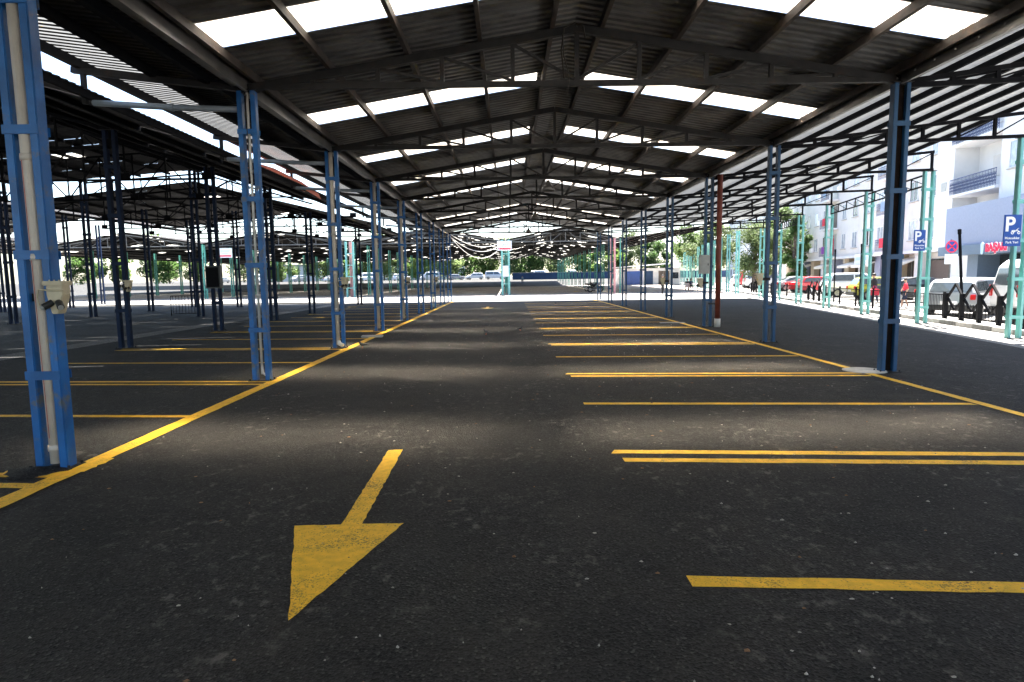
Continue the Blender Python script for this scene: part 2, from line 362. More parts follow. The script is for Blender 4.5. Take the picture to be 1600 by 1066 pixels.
quad_line('edge_line', (6.22,-12), (6.3,46), .14, 'long yellow line along the right column row', z=.008, cat='edge line')
SK = -.075
def bay(side, y, dbl, idx):
    x0, x1 = ((1.03, 6.16) if side == 'right' else (-10.2, -4.2))
    o = thing('parking_line', '', 'parking line', ((x0+x1)/2, y, 0), 0, 'yellow bay lines on the asphalt')
    lab = ('double' if dbl else 'single')+' yellow bay line '
    near = f'{ORD[idx]} bay marking from the camera' if idx else 'nearest bay marking to the camera'
    o['label'] = f'{lab}on the {side} of the aisle, {near}'
    h = (x1-x0)/2
    yo = (.14,-.14) if dbl else (0,)
    for dy in yo:
        mb = MB(); sh = .0 if side == 'left' else (.04 if dy < 0 else 0)
        quad_line('stripe', (-h+sh, dy-SK*h), (h, dy+SK*h), .125, '', mb=mb)
        q = mb.build('stripe', 'yellow', o, fix=False)
for k in range(16):
    y = 3.2+2.51*k
    if y < 44.5: bay('right', y, k % 2 == 1, k)
for k in range(15):
    y = 5.62+2.56*k
    if y < 44.5: bay('left', y, k % 2 == 0, k)
def arrow(poly_parts, name, label, m):
    mb = MB()
    for poly in poly_parts: mb.add([(x,y,.010 if m == 'yellow_far' else .005) for x,y in poly], [tuple(range(len(poly)))])
    return tag(mb.build(name, m, fix=False), label, 'arrow', 'painted arrows')
def rough_poly(poly, st_=.06, j=.006, seed=3):
    r = random.Random(seed); out = []
    for i, p in enumerate(poly):
        q = poly[(i+1) % len(poly)]; L = math.dist(p,q); k = max(1,int(L/st_))
        for a in range(k): t = a/k; out.append((p[0]+(q[0]-p[0])*t+(r.uniform(-j,j) if a else 0), p[1]+(q[1]-p[1])*t+(r.uniform(-j,j) if a else 0)))
    return out
arrow([rough_poly([(-1.26,6.21),(-1.23,4.29),(-1.56,4.28),(-1.165,3.04),(-.78,4.30),(-1.08,4.30),(-1.115,6.23)])],
      'direction_arrow', 'large yellow arrow painted in the aisle, pointing towards the camera', 'yellow_arrow')
def small_arrow(x, y, sc, label): 
    arrow([[(x-.09*sc,y+1.3*sc),(x-.09*sc,y),(x-.4*sc,y),(x,y-1.1*sc),(x+.4*sc,y),(x+.09*sc,y),(x+.09*sc,y+1.3*sc)]], 'direction_arrow', label, 'yellow_far')
small_arrow(-1.25, 35.6, 1, 'small distant yellow arrow at the far end of the aisle')
small_arrow(-6.4, 77, 1.2, 'yellow arrow in the far hall left of the signed column')
small_arrow(7.6, 70, 1.2, 'yellow arrow in the far hall on the right')
mb = MB()
for off in (0,):
    q = [(-2.2+1.5*t, 15.6-.55*t*t-.9*t*(1-t)*.3) for t in [i/12 for i in range(13)]]
    vs = []
    for i,(x,y) in enumerate(q): wd = .09*math.sin(math.pi*(i+.4)/13)+.01; vs += [(x,y-wd,.003),(x,y+wd,.003)]
    mb.add(vs, [(2*i,2*i+2,2*i+3,2*i+1) for i in range(12)])
tag(mb.build('skid_mark', 'skid', fix=False), 'dark curved tyre mark on the asphalt left of the pigeons', 'tyre mark')
# yellow dabs of paint round the nearest column foot
mb = MB()
mb.add([(x,y,.0085) for x,y in rough_poly([(-4.75,5.72),(-4.7,5.52),(-4.2,5.5),(-3.98,5.62),(-3.97,6.05),(-4.12,6.1),(-4.15,5.66)], .05, .02)], [tuple(range(len(rough_poly([(-4.75,5.72),(-4.7,5.52),(-4.2,5.5),(-3.98,5.62),(-3.97,6.05),(-4.12,6.1),(-4.15,5.66)], .05, .02))))])
tag(mb.build('paint_patch', 'yellow', fix=False), 'rough yellow paint patch around the foot of the nearest left column', 'paint patch')
mb = MB(); blob = []
for k in range(24):
    a = 2*math.pi*k/24; r = 1+.12*math.sin(3*a)+.08*math.sin(7*a+1); blob.append((-4.46+.3*r*math.cos(a), 5.66+.2*r*math.sin(a)))
for (bx,by,nm) in ((-4.46,5.63,0),):
    mb.add([(bx,by+.05,.045)]+[(x,y,.006) for x,y in blob], [(0,k+1,(k+1)%24+1) for k in range(24)])
tag(mb.build('asphalt_mound', 'asphalt', smooth=True), 'low dark asphalt mound packed around the nearest left column foot', 'asphalt mound')
# far hall bay lines (faint)
k2 = 0
for x0, x1, nm in ((-13.5,-7.8,'left'), (-6.6,-1.2,'middle'), (1.0,6.2,'right'), (7.2,11.4,'outer')):
    for k in range(8):
        y = 63+5*k
        quad_line('parking_line', (x0,y), (x1,y), .16, f'faint yellow bay line in the far hall, {nm} bays, {ORD[k]} from the lane', 'yellow_far', 'far hall bay lines', z=.010)
for k, (x0,y) in enumerate(((-30,62.5),(-30,66),(-30,71),(-30,77))):
    quad_line('parking_line', (x0,y), (x0+12,y), .16, f'faint yellow line far left beyond the sunlit lane, {ORD[k]} from it', 'yellow_far', 'far hall bay lines', z=.010)

# ------------------------------------------------------------------ lattice columns
def column_meshes(H, wd=.30, dep=.2, uw=.095, b0=.9, bs=1.12):
    up = MB(); t = .012
    # folded channel: web plus two flanges, open towards the partner
    up.box(-uw/2, uw/2, -dep/2, dep/2, 0, H)
    return up, b0, bs
def make_column(label, H, m, loc, rz=0, wd=.31, dep=.13, uw=.082, group=None, b0=.9, bs=1.12, foot=True):
    o = thing('lattice_column', label, 'column', loc, rz, group)
    for sx in (-1,1):
        mb = MB(); x = sx*(wd-uw)/2
        mb.box(x-uw/2, x+uw/2, -dep/2, dep/2, .0, H); mb.build('upright', m, o, bevel=.008)
    z = b0
    while z < H-.25:
        for sy in (-1,1):
            mb = MB(); mb.box(-wd/2-.012, wd/2+.012, sy*dep/2-(.012 if sy < 0 else -.002), sy*dep/2+(.012 if sy > 0 else -.002), z-.042, z+.042)
            mb.build('batten', m, o, bevel=.004)
        z += bs
    mb = MB(); mb.box(-wd/2-.03, wd/2+.03, -dep/2-.03, dep/2+.03, H, H+.015); mb.build('cap_plate', 'steel', o)
    mb = MB(); mb.box(-wd/2-.05, wd/2+.05, -dep/2-.05, dep/2+.05, 0, .014); q = mb.build('base_plate', 'steel', o)
    mb = MB()
    for sx in (-1,1):
        for sy in (-1,1): mb.tube([(sx*(wd/2+.025),sy*(dep/2+.025),.01),(sx*(wd/2+.025),sy*(dep/2+.025),.04)], .012, 6)
    mb.build('bolts', 'steel', q)
    return o
def col_simple(label, H, m, loc, rz=0, wd=.31, dep=.19, uw=.09, group=None, name='lattice_column', bs=1.1):
    mb = MB()
    for sx in (-1,1):
        x = sx*(wd-uw)/2; mb.box(x-uw/2, x+uw/2, -dep/2, dep/2, 0, H)
    z = .9
    while z < H-.25:
        mb.box(-wd/2+uw-.002, wd/2-uw+.002, -dep/2+.01, dep/2-.01, z-.04, z+.04); z += bs
    o = mb.build(name, m); o.location = loc; o.rotation_euler = (0,0,rz)
    return tag(o, label, 'column', group)

HC = 4.93
lcol = []; rcol = []
base = make_column('', HC, 'blue', (XL,YS[0],0), group='blue columns of the left row')
extra = ['with a fat grey downpipe between its uprights','with a thin conduit between its uprights','with a cream socket box and beige pipe','with a beige pipe ending in an elbow','with a pipe and socket box','slender and without a pipe','with a pipe and socket box at its side','bare, near the sunlit lane','last before the sunlit lane']
for k in range(NB):
    c = base if k == 0 else dup(base, loc=(XL,YS[k],0))
    c['label'] = f'bright blue lattice column, {ORD[k]} of the left row, {extra[k]}'; lcol.append(c)
rbase = make_column('', HC, 'blue_shaded', (XR,YS[1],0), wd=.28, dep=.14, uw=.075, group='blue columns of the right row')
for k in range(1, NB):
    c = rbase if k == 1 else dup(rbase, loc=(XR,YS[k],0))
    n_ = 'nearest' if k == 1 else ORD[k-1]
    c['label'] = f'shaded blue lattice column, {n_} of the right row'+{1:', beside the pale manhole cover',3:', beside the red brown pipe',2:', with a cream socket box',8:', last before the lane'}.get(k,''); rcol.append(c)

# pipes between the uprights (parts of the columns)
def collar(parent, x, y, z, r, m):
    mb = MB(); mb.lathe([(r,-.03),(r+.008,-.03),(r+.01,0),(r+.008,.03),(r,.03)], (x,y,z), 16); mb.build('collar', m, parent, smooth=True)
def pipe(parent, r, z0, z1, m, x=0, y=0, collars=(), dx=0):
    mb = MB(); mb.tube([(x+dx,y,z0),(x+dx*.4,y,z0+(z1-z0)*.55),(x,y,z1)], r, 16); p = mb.build('downpipe', m, parent, smooth=True)
    for z in collars: collar(p, x+dx*(1-(z-z0)/(z1-z0)), y, z, r, m)
    return p
p = pipe(lcol[0], .052, .05, 4.9, 'pvc', .0, -.02, (.2, 2.0, 2.9), .02)
mb = MB(); mb.tube([(.01,-.075,.3),(-.012,-.073,2.9)], .0022, 5); mb.build('print_line', 'red_line', p)
pipe(lcol[1], .021, .12, 4.9, 'pvc_w', .015, -.03, (1.5, 2.6, 3.6))
for k in (2,3,4): pipe(lcol[k], .05, .1, 4.9, 'pvc', -.02, -.02, (1.0, 1.9, 2.9))
for k in (6,): pipe(lcol[k], .045, .1, 2.2, 'pvc_w', 0, -.02, (1.2,))
mb = MB(); mb.tube([(-.02,-.02,.32),(-.02,-.02,.2),(.02,-.06,.12),(.12,-.12,.08)], .05, 12); mb.build('elbow', 'pvc_w', lcol[2], smooth=True)
mb = MB(); mb.tube([(.015,-.03,.3),(.03,-.035,.14),(.09,-.04,.09)], .02, 10); mb.build('elbow', 'pvc_w', lcol[1], smooth=True)
mb = MB(); mb.box(-.066,.066,.0,.05,.02,4.9); mb.build('infill_pipe', 'rust_pipe_dark', rcol[0])
# loose wires beside the first conduit
mb = MB(); mb.tube([(.03,-.1,4.85),(.0,-.12,4.5),(.03,-.11,4.1),(.015,-.12,3.7),(.03,-.11,3.4)], .008, 6); mb.build('loose_wire', 'black', lcol[1], smooth=True)

# red-brown downpipe
o = thing('downpipe', 'thick red brown downpipe with a white foot beside the third right column', 'downpipe', (6.98,20.62,0))
mb = MB(); mb.tube([(0,0,.25),(0,0,5.0)], .085, 18); mb.build('pipe', 'rust_pipe', o, smooth=True)
mb = MB(); mb.tube([(0,0,.0),(0,0,.28)], .1, 18); mb.build('pipe_foot', 'pvc_w', o, smooth=True)
mb = MB(); mb.bar((-.29,.1,.78),(0,.02,.78),.03,.05); mb.build('clamp', 'black', o)

# ------------------------------------------------------------------ socket boxes on columns
def socket_box(label, loc, rz=0, m='cream'):
    o = thing('socket_box', label, 'socket box', loc, rz, 'socket boxes on the columns'); o.scale = (.9,.9,.9)
    mb = MB(); mb.prism([(-.085,.12),(.085,.12),(.085,.03),(.075,-.0),(.02,-.17),(-.045,-.17),(-.085,.02)], -.06, .06); mb.build('housing', m, o, bevel=.008)
    mb = MB(); mb.box(-.105,.105,-.085,.07,.12,.165)
    for x in (-.07,-.02,.03,.08): mb.box(x-.008,x+.008,-.03,-.01,.163,.18)
    mb.build('lid', m, o, bevel=.006)
    for sx in (-1,1):
        mb = MB(); mb.tube([(sx*.03,-.05,-.05),(sx*.09,-.11,-.1)], .034, 12); s = mb.build('socket', 'black', o, smooth=False)
        mb = MB(); mb.tube([(sx*.086,-.106,-.095),(sx*.1,-.125,-.108)], .024, 12); mb.build('socket_ring', 'cabinet', s)
    mb = MB(); mb.tube([(.1,-.065,.07),(-.02,-.075,.07),(-.16,-.06,.08),(-.185,-.05,.0),(-.17,-.05,-.08),(-.1,-.06,-.11)], .008, 8); mb.build('cable_loop', m, o, smooth=True)
    mb = MB(); mb.box(-.3,-.08,.03,.045,-.04,.04); mb.build('bracket', 'steel', o)
    return o
sb = socket_box('cream socket box on the nearest left column', (XL+.2,Y0-.05,1.63))
dup(sb, 'cream socket box on the third left column beside its beige pipe', (XL+.22,YS[2]-.05,1.66))
dup(sb, 'small cream socket box on the fifth left column', (XL+.22,YS[4]-.05,1.66))
dup(sb, 'small cream socket box on the seventh left column', (XL+.22,YS[6]-.05,1.66))
dup(sb, 'cream socket box on the left side of the second right column', (XR-.3,YS[2]-.03,1.62), math.pi)
dup(sb, 'cream socket box under the grey cabinet by the red brown pipe', (XR-.26,YS[3]-.03,1.48), math.pi)
dup(sb, 'cream socket box on the fourth right column', (XR-.28,YS[4]-.03,1.5), math.pi)
o = thing('meter_cabinet', 'grey metal cabinet on the third right column above a socket box', 'cabinet', (XR-.17,YS[3]-.15,1.78))
mb = MB(); mb.box(-.16,.16,-.1,.1,0,.62); mb.build('cabinet_body', 'cabinet', o, bevel=.008)
mb = MB(); mb.box(-.13,.13,-.112,-.098,.04,.58); d = mb.build('cabinet_door', 'cabinet', o, bevel=.004)
mb = MB(); mb.box(.08,.1,-.13,-.112,.27,.34); mb.build('handle', 'black', d)
o = thing('distribution_board', 'black distribution box hung on a dark hall column', 'distribution box', (-10.3,21.9-.2,1.5))
mb = MB(); mb.box(-.2,.3,-.14,.08,0,.78); mb.build('board_body', 'black', o, bevel=.01)
mb = MB(); mb.box(-.16,.26,-.155,-.14,.05,.73); mb.build('board_door', 'steel_black', o, bevel=.004)
dup(sb, 'socket box on the nearest dark hall column at the left', (-10.05,16.45,1.66))

# ------------------------------------------------------------------ roof sheets
def corr(mb, xa, za, xb, zb, ya, yb, pitch=.2, h=.03, ribs=False):
    prof = []; y = ya
    while y < yb-1e-4:
        for dy, dz in ((0,0),(.09,0),(.115,h),(.175,h)):
            yy = y+dy*pitch/.2
            if yy < yb: prof.append((yy,dz))
        y += pitch
    prof.append((yb,0)); n = len(prof)
    v = [(xa,yy,za+dz) for yy,dz in prof]+[(xb,yy,zb+dz) for yy,dz in prof]
    mb.add(v, [(i,i+1,i+1+n,i+n) for i in range(n-1)])
    if ribs: mb.m[-(n-1):] = [1 if i % 4 in (1,3) else 0 for i in range(n-1)]
def lerp(xa, za, xb, zb, x): return za+(zb-za)*(x-xa)/(xb-xa)

roof = thing('canopy_roof', 'dark corrugated gable roof with skylight strips over the central aisle', 'roof', (XRI,20,0))
def ppart(mb, name, m, par, smooth=False, fix=False):
    o = mb.build(name, m, par, fix=fix, smooth=smooth); o.location = -Vector(par.location); return o
SKY = [8.73+4.65*k for k in (-4,-3,-2,0,1,2,3,4,5,6,7)]  # rows behind the camera are unseen, added for their warm bounce light
XE_L, XE_R = -4.72, 7.0
def zl(x): return lerp(XL,ZE,XRI,ZR,x)
def zr(x): return lerp(XRI,ZR,XR,ZE,x)
for side in (0,1):
    xe, xs0, xs1, zf = ((XE_L,-4.205,.66,zl) if side == 0 else (XE_R,6.565,1.68,zr))
    mb = MB(); ycur = YA
    for y in SKY+[None]:
        y1 = YB if y is None else y
        corr(mb, xe, zf(xe), XRI, ZR, ycur, y1)
        if y is not None:
            corr(mb, xe, zf(xe), xs0, zf(xs0), y, y+.84); corr(mb, xs1, zf(xs1), XRI, ZR, y, y+.84); ycur = y+.84
    ppart(mb, 'roof_sheet', 'sheet', roof)
    for y in SKY:
        a, b = (min(xs0,xs1)-.04, max(xs0,xs1)+.04)
        mb = MB(); za, zb = zf(a)+.036, zf(b)+.036; y0, y1 = y-.05, y+.89
        mb.add([(a,y0,za),(b,y0,zb),(b,y1,zb),(a,y1,za),(a,y0,za+.004),(b,y0,zb+.004),(b,y1,zb+.004),(a,y1,za+.004)],
               [(0,3,2,1),(4,5,6,7),(0,1,5,4),(1,2,6,5),(2,3,7,6),(3,0,4,7)])
        ppart(mb, 'skylight', 'skylight', roof)
mb = MB(); mb.bar((XRI-.16,YA,ZR+.01),(XRI-.16,YB,ZR+.01),.36,.012,(-.17,0,1)); mb.bar((XRI+.16,YA,ZR+.01),(XRI+.16,YB,ZR+.01),.36,.012,(.17,0,1)); ppart(mb, 'ridge_cap', 'sheet_dark', roof)
for x in (-4.2,-2.96,-1.64,-.42,.79,1.62,2.88,4.2,5.51,6.56):
    z = (zl(x) if x < XRI else zr(x)); mb = MB(); mb.box(x-.035,x+.035,YA+.1,YB-.05,z-.14,z-.004); ppart(mb, 'purlin', 'purlin', roof)
for sx, x0 in ((-1,-4.6),(1,6.92)):
    mb = MB()
    a = x0; i = x0-sx*.26
    lo, hi = min(a,i), max(a,i)
    mb.box(lo,hi,YA,YB,5.0,5.012); mb.box(lo,lo+.012,YA,YB,5.012,5.14); mb.box(hi-.012,hi,YA,YB,5.012,5.14)
    mb.bar((i+(-sx)*-.02,YA,4.955),(i+(-sx)*-.02,YB,4.955),.05,.09)
    ppart(mb, 'gutter', 'gutter', roof)
# bolt tips under the right eave are real studs
mb = MB()
for y in [8+.45*k for k in range(60)]: mb.tube([(6.56,y,4.99),(6.56,y,4.965)], .012, 6)
ppart(mb, 'bolt_row', 'gutter', roof)

# ------------------------------------------------------------------ main trusses
def chord(par, p, q, w, h, name, m='steel'):
    mb = MB(); mb.bar(p,q,w,h); return mb.build(name, m, par)
def main_truss(label, y):
    o = thing('roof_truss', label, 'truss', (XRI,y,0), 0, 'gable trusses of the central roof')
    zt = lambda x: (zl(x) if x < XRI else zr(x))-.205
    X = lambda x: x-XRI
    chord(o, (X(XL-.1),0,zt(XL-.1)),(0,0,zt(XRI)),.09,.125,'top_chord'); chord(o, (0,0,zt(XRI)),(X(XR+.1),0,zt(XR+.1)),.09,.125,'top_chord')
    chord(o, (X(XL-.15),0,4.995),(X(XR+.15),0,4.995),.08,.09,'bottom_chord')
    px = [-3.25,-2.15,-1.07,.12,1.2,2.25,3.38,4.48,5.57]
    for i, x in enumerate(px):
        top = zt(x)-.05
        if top-5.04 > .04: chord(o, (X(x),0,5.04),(X(x),0,top),.07,.07,'post')
    for a, b in ((-3.25,-2.15),(-2.15,-1.07),(-1.07,.12),(.12,1.2),(5.57,4.48),(4.48,3.38),(3.38,2.25),(2.25,1.2)):
        chord(o, (X(a),.0,zt(a)-.06),(X(b),0,5.05),.035,.045,'brace')
    return o
tr0 = main_truss('dark steel gable truss over the nearest left column, above the frame', YS[0])
for k in range(1, NB):
    t = dup(tr0, loc=(XRI,YS[k],0)); t['label'] = f'dark steel gable truss across the aisle, {"nearest in view" if k == 1 else ORD[k-1]+" from the camera"}'+(', with a dangling cable loop' if k == 1 else '')
# dangling cable at the first truss
mb = MB(); mb.tube([(.98,10.72,5.05),(.93,10.7,5.5),(.98,10.7,5.85),(1.15,10.7,5.93),(1.3,10.7,5.88),(1.33,10.72,5.7)], .012, 8)
mb.tube([(.95,10.68,5.75),(.97,10.68,5.4),(1.04,10.68,5.15),(1.06,10.68,4.98),(1.02,10.69,4.78)], .009, 8)
tag(mb.build('cable', 'cable_grey', smooth=True), 'loose cable loop dangling from the ridge of the nearest truss', 'cable')

# ------------------------------------------------------------------ left overhang, bracket beams and pipes
oh = thing('overhang_roof', 'corrugated overhang with a clear outer strip beside the left gutter', 'roof', (-5.8,20,0))
zo = lambda x: 5.15+.13*(-4.6-x)
mb = MB(); corr(mb, -4.66, zo(-4.66), -5.98, zo(-5.98), YA, YB, .16, .025); ppart(mb, 'roof_sheet', 'sheet_dark', oh)
mb = MB(); corr(mb, -5.94, zo(-5.94)-.004, -7.2, zo(-7.2)-.004, YA, YB, .16, .03, True); ppart(mb, 'clear_sheet', ['trans_clear','sheet_dark'], oh)
for x in (-5.0,-5.9,-7.14):
    mb = MB(); mb.box(x-.05,x+.05,YA,YB,zo(x)-.15,zo(x)-.012); ppart(mb, 'purlin', 'steel_black', oh)
br = thing('bracket_beam', '', 'bracket', (XL,YS[0],0), 0, 'bracket beams under the left overhang')
chord(br, (-.15,0,4.98),(-2.9,0,5.31),.09,.1,'beam','steel'); chord(br, (-2.72,0,5.25),(-2.72,0,4.75),.07,.07,'post','steel')
for k in range(NB):
    b = br if k == 0 else dup(br, loc=(XL,YS[k],0)); b['label'] = f'brown bracket beam with a short post, at the {ORD[k]} left column'
dp = thing('drain_pipe', '', 'pipe', (XL,YS[0],0), 0, 'horizontal drain pipes of the left gutter')
mb = MB(); mb.tube([(-.12,.02,4.64),(-1.3,.02,4.69),(-2.6,.02,4.78)], .05, 12); q = mb.build('pipe', 'grey_pipe', dp, smooth=True)
mb = MB(); mb.tube([(-1.25,.02,4.688),(-1.33,.02,4.692)], .06, 12); mb.build('collar', 'grey_pipe', q)
for k in range(NB):
    b = dp if k == 0 else dup(dp, loc=(XL,YS[k],0)); b['label'] = f'grey drain pipe running left from the {ORD[k]} left column'

# ------------------------------------------------------------------ right lean-to, slanting outer row of teal columns
lean = thing('lean_to_roof', 'pale sheet lean to roof on dark purlins at the right', 'roof', (10,20,0))
def zlean(x, y): 
    f = (x-6.75)/(xo(y)-6.75); return 5.13+f*.72
mb = MB(); ny = 0; yy = YA; rows = []
prof = []
while yy < 46.6:
    for dy, dz in ((0,0),(.09,0),(.115,.025),(.175,.025)): prof.append((yy+dy,dz))
    yy += .2
n = len(prof)
v = []
for f in (0,1): v += [((6.72 if f == 0 else xo(y)-.38), y, zlean(6.72 if f == 0 else xo(y)-.38, y)+dz) for y,dz in prof]
mb.add(v, [(i,i+1,i+1+n,i+n) for i in range(n-1)]); ppart(mb, 'roof_sheet', 'trans_white', lean)
for f in [.02,.15,.28,.41,.54,.67,.80,.925]:
    mb = MB(); pts = []
    y0_, y1_ = YA, 46.6
    P0 = Vector((6.75+f*(xo(y0_)-6.75), y0_, 5.13+f*.72-.066)); P1 = Vector((6.75+f*(xo(y1_)-6.75), y1_, 5.13+f*.72-.066))
    mb.bar(P0,P1,.065,.11); ppart(mb, 'purlin', 'steel_black', lean)
def lean_truss(label, y):
    W = xo(y)-6.75
    o = thing('lean_to_truss', label, 'truss', (6.75,y,0), 0, 'trusses of the right lean to roof')
    ztop = lambda f: 5.13+f*.72-.17
    m = 'steel_black'
    chord(o, (.1,0,ztop(.01)),(W+.1,0,ztop(1)),.07,.08,'top_chord',m)
    zb = lambda f: 4.93+.2*f
    chord(o, (.1,0,zb(0)-.03),(W+.1,0,zb(1)-.03),.07,.08,'bottom_chord',m)
    npost = 7
    for i in range(npost+1):
        f = i/npost; 
        if ztop(f)-zb(f) < .1: continue
        chord(o, (f*W+.05,0,zb(f)),(f*W+.05,0,ztop(f)-.035),.07,.06,'post',m)
    for i in range(1, npost):
        f0, f1 = i/npost, (i+1)/npost
        chord(o, (f0*W+.05,0,zb(f0)+.02),(f1*W+.05,0,ztop(f1)-.05),.028,.03,'brace',m)
    return o
for k in range(0, NB):
    lean_truss(f'black lean to truss right of the aisle, {"nearest" if k == 0 else ORD[k]+" from the camera"}', YS[k])
HT = 5.06
tb = make_column('', HT, 'teal', st(0,0), 0, wd=.36, group='teal columns along the street edge', b0=.55, bs=.98)
ocols = []
for i in range(0, 7):
    c = tb if i == 0 else dup(tb, loc=st(5.09*i,0))
    c['label'] = f'mint green lattice column at the street edge, {"nearest the camera" if i == 0 else ORD[i]+" from the camera"}'+(', carrying a blue parking sign' if i < 2 else '')
    ocols.append(c)
def edge_truss(label, s0, s1):
    o = thing('edge_truss', label, 'truss', st(s0,0,0), SROT, 'flat trusses along the street edge')
    L = s1-s0; m = 'steel_black'
    for z in (4.62,4.98): chord(o, (.18,0,z),(L-.18,0,z),.05,.05,'chord_bar',m)
    nn = 9
    for i in range(nn+1): x = .2+(L-.4)*i/nn; chord(o, (x,0,4.64),(x,0,4.96),.035,.035,'post',m)
    for i in range(nn): x = .2+(L-.4)*i/nn; chord(o, (x,0,4.64),(x+(L-.4)/nn,0,4.96),.02,.02,'brace',m)
for k, i in enumerate((1,4)):
    edge_truss(['flat black truss linking the street edge columns nearest the signs','flat black truss linking street edge columns in the distance'][k], 5.09*i, 5.09*(i+2 if k == 0 else i+1))

# ------------------------------------------------------------------ left halls
def gappy(mb, xa, za, xb, zb, ya, yb, seg=1.05, cell=.9, prob=.3, gap=.028, rnd=None, clear=0):
    n = max(1, int(abs(xb-xa)/cell)); y = ya
    while y < yb-.05:
        y1 = min(y+seg, yb)
        for i in range(n):
            x0 = xa+(xb-xa)*i/n; x1 = xa+(xb-xa)*(i+1)/n
            e = -gap if rnd.random() < prob else .012
            mb.mi = 1 if rnd.random() < clear else 0
            corr(mb, x0, lerp(xa,za,xb,zb,x0), x1, lerp(xa,za,xb,zb,x1), y, min(y1+e, yb), .175, .025)
        y = y1
    mb.mi = 0
def hall(label, pts, ya, yb, m, purl, seed, prob=.25, clear=0, group=None, cell=.9):
    o = thing('hall_roof', label, 'roof', (pts[1][0],(ya+yb)/2,0), 0, group); rnd = random.Random(seed)
    for i in range(len(pts)-1):
        (xa,za),(xb,zb) = pts[i],pts[i+1]
        mb = MB(); gappy(mb, xa, za, xb, zb, ya, yb, prob=prob, rnd=rnd, clear=clear, cell=cell); ppart(mb, 'roof_sheet', [m,'hall_clear'], o)
        k = int(abs(xb-xa)/1.5)
        for j in range(k+1):
            x = xa+(xb-xa)*(j+.04)/(k+.08); z = lerp(xa,za,xb,zb,x)
            mb = MB(); mb.box(x-.035,x+.035,ya,yb,z-.13,z-.01); ppart(mb, 'purlin', 'steel_black', o)
    return o
N1 = [(-6.92,4.93),(-15.5,7.35),(-24.5,6.75)]
N3 = [(-7.0,4.62),(-15.8,6.75),(-24.5,5.85)]
N2 = [(-24.45,5.6),(-31,6.9),(-38,5.6)]
hall('dark corrugated hall roof left of the aisle, nearest the camera', N1, -8, 32.0, 'sheet_dark', 6, 1, .2, .015, group='left hall roofs')
hall('dark corrugated hall roof left of the aisle, next to the sunlit lane', N3, 31.7, 47.4, 'sheet_dark', 6, 2, .25, .02, group='left hall roofs')
hall('dark hall roof at the far left behind the other hall', N2, -4, 48, 'sheet_dark', 6, 3, .2, .02, group='left hall roofs')
def hall_truss(label, y, pts, zb, x0, x1, npan=8):
    o = thing('hall_truss', label, 'truss', (x1,y,0), 0, 'trusses of the left halls')
    def zt(x):
        for (xa,za),(xb,zb_) in zip(pts[:-1],pts[1:]):
            if min(xa,xb)-1e-6 <= x <= max(xa,xb)+1e-6: return lerp(xa,za,xb,zb_,x)-.19
        return pts[-1][1]-.19
    xs_ = [x0+(x1-x0)*i/npan for i in range(npan+1)]; m = 'steel_black'; X = lambda x: x-x1
    rx = pts[1][0]
    chord(o, (X(x0),0,zt(x0)),(X(rx),0,zt(rx)),.07,.08,'top_chord',m); chord(o, (X(rx),0,zt(rx)),(X(x1),0,zt(x1)),.07,.08,'top_chord',m)
    chord(o, (X(x0),0,zb),(X(x1),0,zb),.06,.07,'bottom_chord',m)
    for i, x in enumerate(xs_):
        if zt(x)-zb > .12: chord(o, (X(x),0,zb),(X(x),0,zt(x)),.045,.045,'post',m)
        if i % 2 == 0:
            mb = MB(); mb.box(X(x)-.16,X(x)+.16,-.03,.03,zb-.02,zb+.22); mb.build('gusset', m, o)
    for i in range(npan):
        a, b = xs_[i], xs_[i+1]
        if i % 2 == 0: chord(o, (X(a),0,zb+.05),(X(b),0,zt(b)-.05),.04,.04,'brace',m)
        else: chord(o, (X(a),0,zt(a)-.05),(X(b),0,zb+.05),.04,.04,'brace',m)
for k in range(5): hall_truss(f'black hall truss with square gussets in the near left hall, {ORD[k]} from the camera', 11.4+5.15*k, N1, 5.25 if k < 4 else 5.95, -21.4, -10.3 if k < 4 else -9.9)
for k in range(4): hall_truss(f'black hall truss in the second left hall, {ORD[k]} from the camera', 32.5+4.9*k, N3, 4.95, -24.0, -8.0, 10)
cols = [(-10.3,16.55),(-10.3,21.9),(-10.3,27.1),(-10.3,32.4),(-10.3,37.5),(-10.3,42.8),(-15.3,30.75),(-15.5,40.7),(-18,41.4),(-21.6,27.0),(-21.2,31.6),(-21.3,36.9),(-21.5,42.3),(-22.4,22.0),(-31,38),(-31,44),(-33,50.5),(-30,33)]
def ztopcol(x, y):
    P = N2 if x < -24.4 else (N3 if y > 31.9 else N1)
    for (xa,za),(xb,zb) in zip(P[:-1],P[1:]):
        if min(xa,xb) <= x <= max(xa,xb): return lerp(xa,za,xb,zb,x)-.2
    return 5.4
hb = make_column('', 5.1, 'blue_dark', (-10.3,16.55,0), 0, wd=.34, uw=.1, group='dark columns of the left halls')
for k, (x,y) in enumerate(cols):
    c = hb if k == 0 else dup(hb, loc=(x,y,0)); H = ztopcol(x,y); c.scale = (1,1,H/5.1)
    row = {-10:'the row nearest the aisle'}.get(int(x), 'the middle of the hall' if x > -20 else ('the far row' if x > -25 else 'the outermost left hall'))
    d_ = ['nearest','second nearest','third','fourth','fifth','last'][k] if k < 6 else ['left of centre','by the lane','beside the lane and darker','third from the lane','in front of the bright opening','second from the lane','nearest the lane','nearest the frame edge','left of the barrier','beyond the barrier','out at the lane edge','behind the first column'][k-6]
    c['label'] = f'dark navy lattice column in {row}, {d_}'
